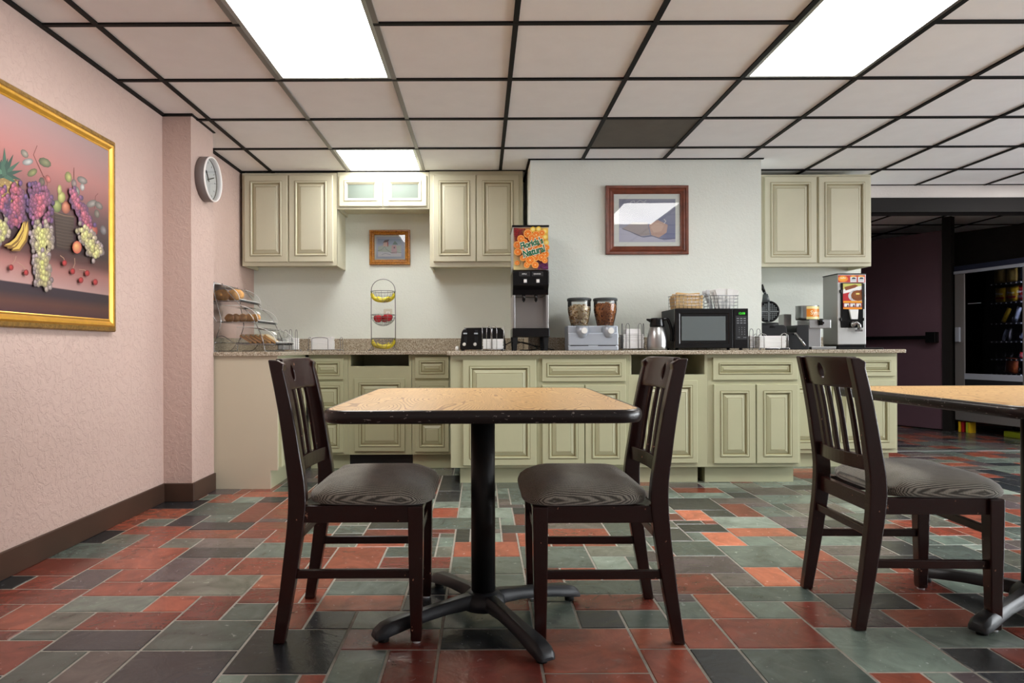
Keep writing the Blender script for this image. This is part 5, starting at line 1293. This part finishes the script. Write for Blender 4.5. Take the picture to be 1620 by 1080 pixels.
# --- syrup warmer
Ysy = 5.14
def S(px, py): return W(px, py, Ysy)
t = T('syrup_dispenser', 'steel syrup dispenser with an orange-labelled canister, right of the waffle iron', 'syrup dispenser', (S(1300, 551).x, Ysy, CT), world=True)
def sb(name, x0, x1, y0, y1, Ya, Yb2, mat, bev=.003):
    mb = MB(); A = S(x0, y1); B = S(x1, y0); mb.box(A.x, B.x, Ya, Yb2, max(A.z, CT), B.z); return t.part(name, mb, mat, bevel=bev)
sb('base', 1284, 1323, 548, 553.5, Ysy, Ysy + .2, 'steel'); sb('column', 1280, 1303, 518, 548.5, Ysy + .04, Ysy + .16, 'steel'); sb('platform', 1280.5, 1314.5, 505.5, 519, Ysy, Ysy + .2, 'steel')
sb('side_box', 1260.5, 1273, 494.5, 514.5, Ysy + .22, Ysy + .32, 'steel'); sb('side_post', 1262, 1279, 514, 553, Ysy + .23, Ysy + .3, 'blackm')
p = S(1287, 505.5); q = S(1287, 482.5); mb = MB(); mb.lathe([(.082, p.z + .001), (.084, p.z + .02), (.084, q.z - .004), (.086, q.z)], (p.x, Ysy + .1, 0), 36); cn = t.part('canister', mb, 'steel')
ar = Art(lambda u, v, z: (lambda pp: Vector((pp[0] + (.0845 + z) * math.sin(u), pp[1] - (.0845 + z) * math.cos(u), v)))((p.x, Ysy + .1)), .0004)
z0_, z1_ = S(1290, 504.5).z, S(1290, 484).z; n = 12
ya_, yb3 = S(1290, 500.5).z, S(1290, 488).z
for k in range(n):
    u0, u1 = -.5 + k * 1.75 / n, -.5 + (k + 1) * 1.75 / n
    ar.poly([(u0, z0_), (u1, z0_), (u1, z1_), (u0, z1_)], (240, 226, 160), lift=0); 
ar.k += 1
for k in range(n):
    u0, u1 = -.5 + k * 1.75 / n, -.5 + (k + 1) * 1.75 / n
    ar.poly([(u0, ya_), (u1, ya_), (u1, yb3), (u0, yb3)], (236, 140, 26), lift=0)
ar.k += 1
mbt = MB(); mbt.text('Syrup', .045, Matrix.Identity(4), .0006)
vm = {v: ar.bm.verts.new(ar.fn(.42 + v.co.x / .0845, (ya_ + yb3) / 2 + v.co.y, ar.k * ar.step)) for v in mbt.bm.verts}
for f in mbt.bm.faces:
    g_ = ar.bm.faces.new([vm[v] for v in f.verts])
    for lp in g_.loops: lp[ar.cl] = rgb((250, 236, 200))
mbt.bm.free(); t.part('label_wrap', ar, 'print', parent=cn)
mb = MB(); p = S(1297.5, 505); mb.lathe([(.013, p.z - .045), (.014, p.z - .02), (.018, p.z - .01), (.012, p.z + .004)], (p.x, Ysy - .015, 0), 14); mb.box(p.x - .006, p.x + .02, Ysy - .02, Ysy + .0, p.z - .035, p.z - .02); t.part('tap', mb, 'black')
# --- batter dispenser
Yq = 5.14
def Q(px, py): return W(px, py, Yq)
bx0, bx1 = Q(1325, 551).x, Q(1370.3, 551).x; bz0, bz1 = Q(1347, 545).z, Q(1347, 433.5).z
t = T('batter_dispenser', 'tall steel waffle batter dispenser with a red poster, at the right end of the worktop', 'batter dispenser', ((bx0 + bx1) / 2, Yq, CT), world=True)
mb = MB(); mb.box(bx0, bx1, Yq, Yq + .22, bz0, bz1); t.part('cabinet', mb, 'steel_d', bevel=.005)
mb = MB(); mb.box(bx0 - .002, bx1 + .002, Yq - .002, Yq + .222, bz1 - .001, bz1 + .006); t.part('lid', mb, 'blackm', bevel=.002)
mb = MB(); mb.box(bx0 + .004, bx1 - .004, Yq + .004, Yq + .22, CT + .012, bz0 + .001); mb.box(bx0 - .004, bx1 + .12, Yq - .02, Yq + .25, CT, CT + .013); t.part('base_tray', mb, 'black', bevel=.002)
ar = Art(lambda u, v, z: W(u, v, Yq) - Vector((0, .0006 + z, 0)), .00025)
ar.rect(1326, 435.2, 1368.8, 446.6, (196, 52, 36)); ar.fan(1333.5, 441, 8, 5.2, (250, 200, 60), (236, 130, 30), 18); ar.write('Waffles', 1333.5, 439.6, 2.6, (250, 240, 220), -.1, .02, .8)
for xx in (1350, 1362): ar.fan(xx, 438, 6, 3, (250, 200, 70), (220, 90, 30), 14); ar.rect(xx - 5, 438, xx + 5, 446, (226, 228, 230)); ar.poly([(xx - 3.5, 441.5), (xx - 1, 438.5), (xx + 3, 439), (xx + 3.8, 441.5)], (60, 70, 80)); ar.rect(xx - 4, 443, xx + 4, 443.6, (150, 150, 156))
t.part('header_label', ar, 'print')
mb = MB(); A = Q(1330, 518.3); B = Q(1365, 447.2); mb.box(A.x, B.x, Yq - .006, Yq + .001, A.z, B.z)
for zq in (461, 505):
    for xq in (1329.3, 1365.3): c_ = Q(xq, zq); mb.box(c_.x - .006, c_.x + .006, Yq - .008, Yq + .0, c_.z - .012, c_.z + .012)
t.part('door_panel', mb, 'black', bevel=.002)
ar = Art(lambda u, v, z: W(u, v, Yq) - Vector((0, .0066 + z, 0)), .0002)
ar.rect(1332.8, 448.6, 1362.5, 489, (190, 34, 44)); ar.poly([(1333, 448.6), (1362.5, 448.6), (1362.5, 454), (1333, 461)], (206, 206, 110)); ar.poly([(1333, 458), (1362.5, 452), (1362.5, 458), (1333, 464.5)], (246, 246, 244))
ar.poly([(1335, 454), (1352, 450), (1357, 452), (1352, 455), (1337, 459.5)], (136, 74, 30)); 
ar.fan(1354.5, 468, 13.5, 9.6, (236, 236, 236), (206, 206, 210), 20); ar.fan(1356.5, 467.5, 11, 8.4, (190, 116, 50), (140, 74, 26), 20)
for k in range(-3, 4): ar.line([(1356.5 + k * 2.8, 461), (1354 + k * 2.8, 474)], .5, (110, 56, 18)); ar.line([(1348, 467 + k * 2.1), (1362.4, 465.5 + k * 2.1)], .5, (110, 56, 18))
ar.rect(1353, 463.5, 1358.5, 466, (250, 226, 130)); ar.poly([(1362.5, 448.6), (1366.5, 448.6), (1366.5, 489), (1362.5, 489)], (20, 20, 22))
ar.rect(1332.8, 476, 1362.5, 479, (240, 166, 40)); ar.rect(1332.8, 479, 1362.5, 486.2, (150, 30, 34)); ar.rect(1332.8, 486.2, 1362.5, 489, (236, 150, 40))
for k in range(3): ar.rect(1334.3 + k * 9.4, 480, 1342 + k * 9.4, 485.2, (236, 236, 238)); ar.poly([(1338 + k * 9.4, 485), (1340 + k * 9.4, 481), (1341.5 + k * 9.4, 485)], (40, 40, 50))
t.part('poster', ar, 'print_gloss', label='red poster with a plate of waffles')
mb = MB(); A, B, C_2, D = Q(1341.5, 489.5), Q(1356, 489.5), Q(1355, 505), Q(1345, 505)
mb.prism([(A.x, A.z), (B.x, B.z), (C_2.x, C_2.z), (D.x, D.z)], Yq - .02, Yq - .006, 'Y'); t.part('nozzle_cover', mb, 'white_pl', bevel=.002)
mb = MB(); p = Q(1352, 513); mb.tube([(p.x - .03, Yq - .02, p.z), (p.x, Yq - .03, p.z + .012), (p.x + .018, Yq - .03, p.z - .005), (p.x + .02, Yq - .03, p.z - .05)], .014, 12); mb.box(p.x - .008, p.x + .036, Yq - .045, Yq - .02, p.z - .055, p.z - .04); mb.ell((p.x - .022, Yq - .02, p.z), .022, .016, .022); t.part('tap', mb, 'chrome')

# ================================================================== ROOM BEYOND
# dark door ajar
d0_, d1_ = Vector((4.65, 8.13, 0)), Vector((5.07, 7.40, 0)); dd = (d1_ - d0_).normalized(); ang = math.atan2(dd.y, dd.x)
door = bpy.data.objects.new('door_1', None); COL.objects.link(door); door.location = d0_; door.rotation_euler = (0, 0, ang); door['kind'] = 'structure'
L_ = (d1_ - d0_).length
mb = MB(); mb.box(-.3, L_, 0, .045, .012, 2.2); link('door_leaf', mb.mesh('door_leaf'), 'doorbrown', door, .003)
mb = MB(); mb.box(-.28, L_ - .07, -.075, -.04, 1.005, 1.045); mb.box(L_ - .13, L_ - .03, -.085, 0, .965, 1.085); mb.box(-.28, -.2, -.08, 0, .98, 1.07); link('push_bar', mb.mesh('push_bar'), 'black', door, .004)
mb = MB(); mb.box(L_ + .012, L_ + .1, -.02, .06, 0, 2.34); link('jamb', mb.mesh('jamb'), 'dark_frame', door)
# vending machine
va = math.radians(-78.5)
t = T('vending_machine', 'glass-fronted snack vending machine in the dim room beyond the opening', 'vending machine', (5.14, 7.30, 0), va)
mb = MB(); w = .02; VW, VH, VB, VD = 1.02, 1.79, .13, .82
mb.box(0, w, .03, VD, VB, VH - .03); mb.box(VW - w, VW, .03, VD, VB, VH - .03); mb.box(w, VW - w, VD - .02, VD, VB, VH - .03); mb.box(w, VW - w, .03, VD - .02, VB, VB + .02); mb.box(0, VW, .03, VD, VH - .03, VH)
mb.box(.74, .76, .06, VD - .02, VB + .02, VH - .03); t.part('cabinet', mb, 'vdark')
mb = MB(); mb.box(0, VW, -.004, .03, VH - .055, VH); t.part('top_band', mb, 'vnavy')
mb = MB(); mb.box(0, VW, -.012, .03, VH - .085, VH - .056); t.part('light_strip', mb, 'vlight')
mb = MB(); mb.box(0, .115, 0, .03, VB, VH - .086); mb.box(.745, VW, 0, .03, VB, VH - .086); t.part('door_frame', mb, 'vframe', bevel=.004)
mb = MB(); mb.box(.115, .745, 0, .03, .575, .635); t.part('rail', mb, 'vlight')
mb = MB(); mb.box(.115, .745, .005, .03, .30, .575); fl = t.part('delivery_panel', mb, 'vdark')
mb = MB(); mb.box(.18, .68, 0, .006, .36, .52); t.part('delivery_flap', mb, 'blackm', parent=fl, bevel=.004)
mb = MB(); mb.box(.115, .745, 0, .03, VB, .30); t.part('kick_panel', mb, 'vframe')
mb = MB(); mb.box(.02, .075, -.022, 0, .97, 1.13); t.part('handle', mb, 'vlight', bevel=.006)
mb = MB(); mb.box(.79, .98, -.003, 0, 1.1, 1.5); kp = t.part('keypad_panel', mb, 'black')
mb = MB(); mb.box(.81, .96, -.006, -.002, 1.36, 1.42); t.part('display', mb, 'green_led', parent=kp)
mb = MB()
for r_ in range(4):
    for c_ in range(3): mb.box(.82 + c_ * .045, .85 + c_ * .045, -.007, -.002, 1.13 + r_ * .05, 1.16 + r_ * .05)
t.part('buttons', mb, 'vframe', parent=kp)
mb = MB(); mb.box(.117, .743, .012, .016, .636, VH - .087); t.part('glass', mb, 'glass_v')
for x in (.05, VW - .05):
    for y in (.1, VD - .1): mb = MB(); mb.cyl((x, y, 0), (x, y, VB), .02, 10); t.part('leg', mb, 'blackm')
mb = MB(); mb.cyl((.73, .035, .66), (.73, .035, VH - .1), .007, 10); t.part('added_light_tube', mb, 'tube')  # glowing tube added to brighten the snacks behind the glass
shelf = [1.57, 1.375, 1.165, .98, .80, .652]
lbl = {}
for zi, z in enumerate(shelf):
    mb = MB(); mb.box(.36, .738, .06, .6, z - .012, z - .004); mb.box(.36, .738, .05, .06, z - .022, z - .002); sh_ = t.part('shelf', mb, 'vdark')
    mb = MB()
    for k in range(7): x = .375 + k * .052; mb.box(x, x + .014, .0485, .05, z - .018, z - .008)
    t.part('price_tag', mb, 'paper', parent=sh_)
    mb = MB()
    for k in range(5 if zi > 1 else 3):
        x = .405 + k * (.075 if zi > 1 else .13); R_ = .034 if zi > 1 else .05
        mb.tube([(x + R_ * math.cos(a_ * .5), .065 + a_ * .007, z + R_ + R_ * math.sin(a_ * .5)) for a_ in range(60)], .0018, 5)
    t.part('coil', mb, 'chrome', parent=sh_)
mb = MB(); mb.M = Matrix.Identity(4); mb.box(.15, .30, .008, .011, 1.375, 1.38); 
t.part('decal', mb, 'vlight')
VM = Matrix.Translation((5.14, 7.30, 0)) @ Matrix.Rotation(va, 4, 'Z')
def bag(name, lab, x, z, w_, h_, mat, group, txt=None, tilt=0, tc=(250, 245, 235)):
    mb = MB(); n = 7; pts = {}
    Mr = Matrix.Rotation(tilt, 4, 'Y')
    for s in (-1, 1):
        for i in range(n + 1):
            for j in range(n + 1):
                u, v = i / n - .5, j / n; bul = .022 * (1 - (2 * u) ** 2) * (1 - (2 * v - 1) ** 4)
                pts[(s, i, j)] = mb.bm.verts.new(Mr @ Vector((u * w_, s * bul, v * h_)))
        for i in range(n):
            for j in range(n): mb.f([pts[(s, i, j)], pts[(s, i + 1, j)], pts[(s, i + 1, j + 1)], pts[(s, i, j + 1)]], True)
    bmesh.ops.remove_doubles(mb.bm, verts=mb.bm.verts, dist=.0002)
    if txt:
        mb.mi = 1; mb.text(txt, w_ * .28, Mr @ Matrix.Translation((0, -.024, h_ * .58)) @ Matrix.Rotation(PI / 2, 4, 'X'), .0008)
        mb.mi = 2; mb.M = Mr; mb.box(-w_ * .4, w_ * .4, -.0235, -.02, h_ * .22, h_ * .36)
    p = VM @ Vector((x, .09, z)); o = single(name, lab, 'snack bag', mb, [mat, 'paper', 'redf' if mat != 'redf' else 'doorbrown'], p, va, group)
g = 'snacks in the vending machine'
bag('snack_bag', 'left tan snack bag on the top shelf of the vending machine', .44, 1.567, .125, .15, 'tanfoil', g); bag('snack_bag', 'middle tan snack bag on the top shelf of the vending machine', .565, 1.567, .115, .14, 'tanfoil', g)
bag('snack_bag', 'dark snack bag on the top shelf of the vending machine', .68, 1.567, .1, .14, 'vdark', g)
bag('snack_bag', 'left yellow-and-red chip bag on the second vending shelf', .45, 1.372, .12, .15, 'yellow', g, 'Fritos'); bag('snack_bag', 'right yellow-and-red chip bag on the second vending shelf', .57, 1.372, .12, .155, 'yellow', g, 'Fritos'); bag('snack_bag', 'dark red chip bag on the second vending shelf', .685, 1.372, .11, .16, 'redf', g, 'Doritos')
bag('candy_bar', 'tilted yellow candy bar on the third vending shelf', .47, 1.165, .05, .16, 'yellow', g, None, .45); bag('candy_bar', 'tilted silver candy bar on the third vending shelf', .59, 1.165, .05, .16, 'vlight', g, None, .35); bag('candy_bar', 'tilted pinkish candy bar on the third vending shelf', .69, 1.165, .045, .15, 'redf', g, None, .5)
bag('candy_bar', 'left silver packet on the fourth vending shelf', .475, .98, .035, .12, 'vlight', g, None, .3); bag('candy_bar', 'second silver packet on the fourth vending shelf', .535, .98, .035, .125, 'vframe', g, None, .1); bag('candy_bar', 'blue packet on the fourth vending shelf', .655, .98, .03, .1, 'vnavy', g, None, .3)
bag('candy_bar', 'small red packet on the fifth vending shelf', .665, .8, .045, .07, 'redf', g)
bag('snack_bag', 'orange nut bag on the bottom vending shelf', .555, .652, .13, .155, 'orange', g, None, .08)
for k, (u, m_, lab) in enumerate(((.03, 'yellow', 'left yellow packet on the floor under the vending machine'), (.065, 'redf', 'red packet on the floor under the vending machine'), (.12, 'lime', 'lime packet on the floor under the vending machine'), (.145, 'yellow', 'right yellow packet on the floor under the vending machine'))):
    mb = MB(); mb.box(-.012, .012, -.04, .04, 0, .115); p = VM @ Vector((u, .06, 0)); single('packet', lab, 'packet', mb, m_, p, va, 'packets under the vending machine', bevel=.004)
mb = MB(); mb.box(-.12, .12, -.06, .06, 0, .06); p = VM @ Vector((.58, .16, 0)); single('packet', 'low yellow-green packet on the floor under the middle of the vending machine', 'packet', mb, 'lime', p, va, 'packets under the vending machine', bevel=.01)


# ================================================================== LIGHT, CAMERA
wd = bpy.data.worlds.new('daylight'); sc.world = wd; wd.use_nodes = True
bg = wd.node_tree.nodes['Background']; bg.inputs[0].default_value = (.93, .97, 1.0, 1); bg.inputs[1].default_value = 11.0
pl_ = bpy.data.lights.new('window_portal', 'AREA'); pl_.shape = 'RECTANGLE'; pl_.size = wz1 - wz0; pl_.size_y = wy1 - wy0
po = bpy.data.objects.new('window_portal', pl_); COL.objects.link(po); po.location = (XR + .15, (wy0 + wy1) / 2, (wz0 + wz1) / 2); po.rotation_euler = (0, PI / 2, 0)
pl_.cycles.is_portal = True

cam = bpy.data.cameras.new('camera'); co = bpy.data.objects.new('camera', cam); COL.objects.link(co)
co.location = (0, 0, H); co.rotation_mode = 'XYZ'
co.matrix_world = Matrix.Translation((0, 0, H)) @ Matrix.Rotation(PI / 2, 4, 'X') @ Matrix.Rotation(-ROLL, 4, 'Z')
cam.sensor_width = 36; cam.lens = 36 * F / 1620; cam.shift_x = (810 - CX) / 1620; cam.shift_y = (CY - 540) / 1620
cam.clip_start = .02
sc.camera = co
sc.view_settings.view_transform = 'Standard'; sc.view_settings.look = 'None'; sc.view_settings.gamma = 1; sc.view_settings.use_curve_mapping = False
sc.view_settings.exposure = EXPO
sc.cycles.use_denoising = True
sc.cycles.max_bounces = 12; sc.cycles.diffuse_bounces = 8; sc.cycles.transparent_max_bounces = 16
sc.cycles.sample_clamp_indirect = 8; sc.cycles.caustics_reflective = False; sc.cycles.caustics_refractive = False
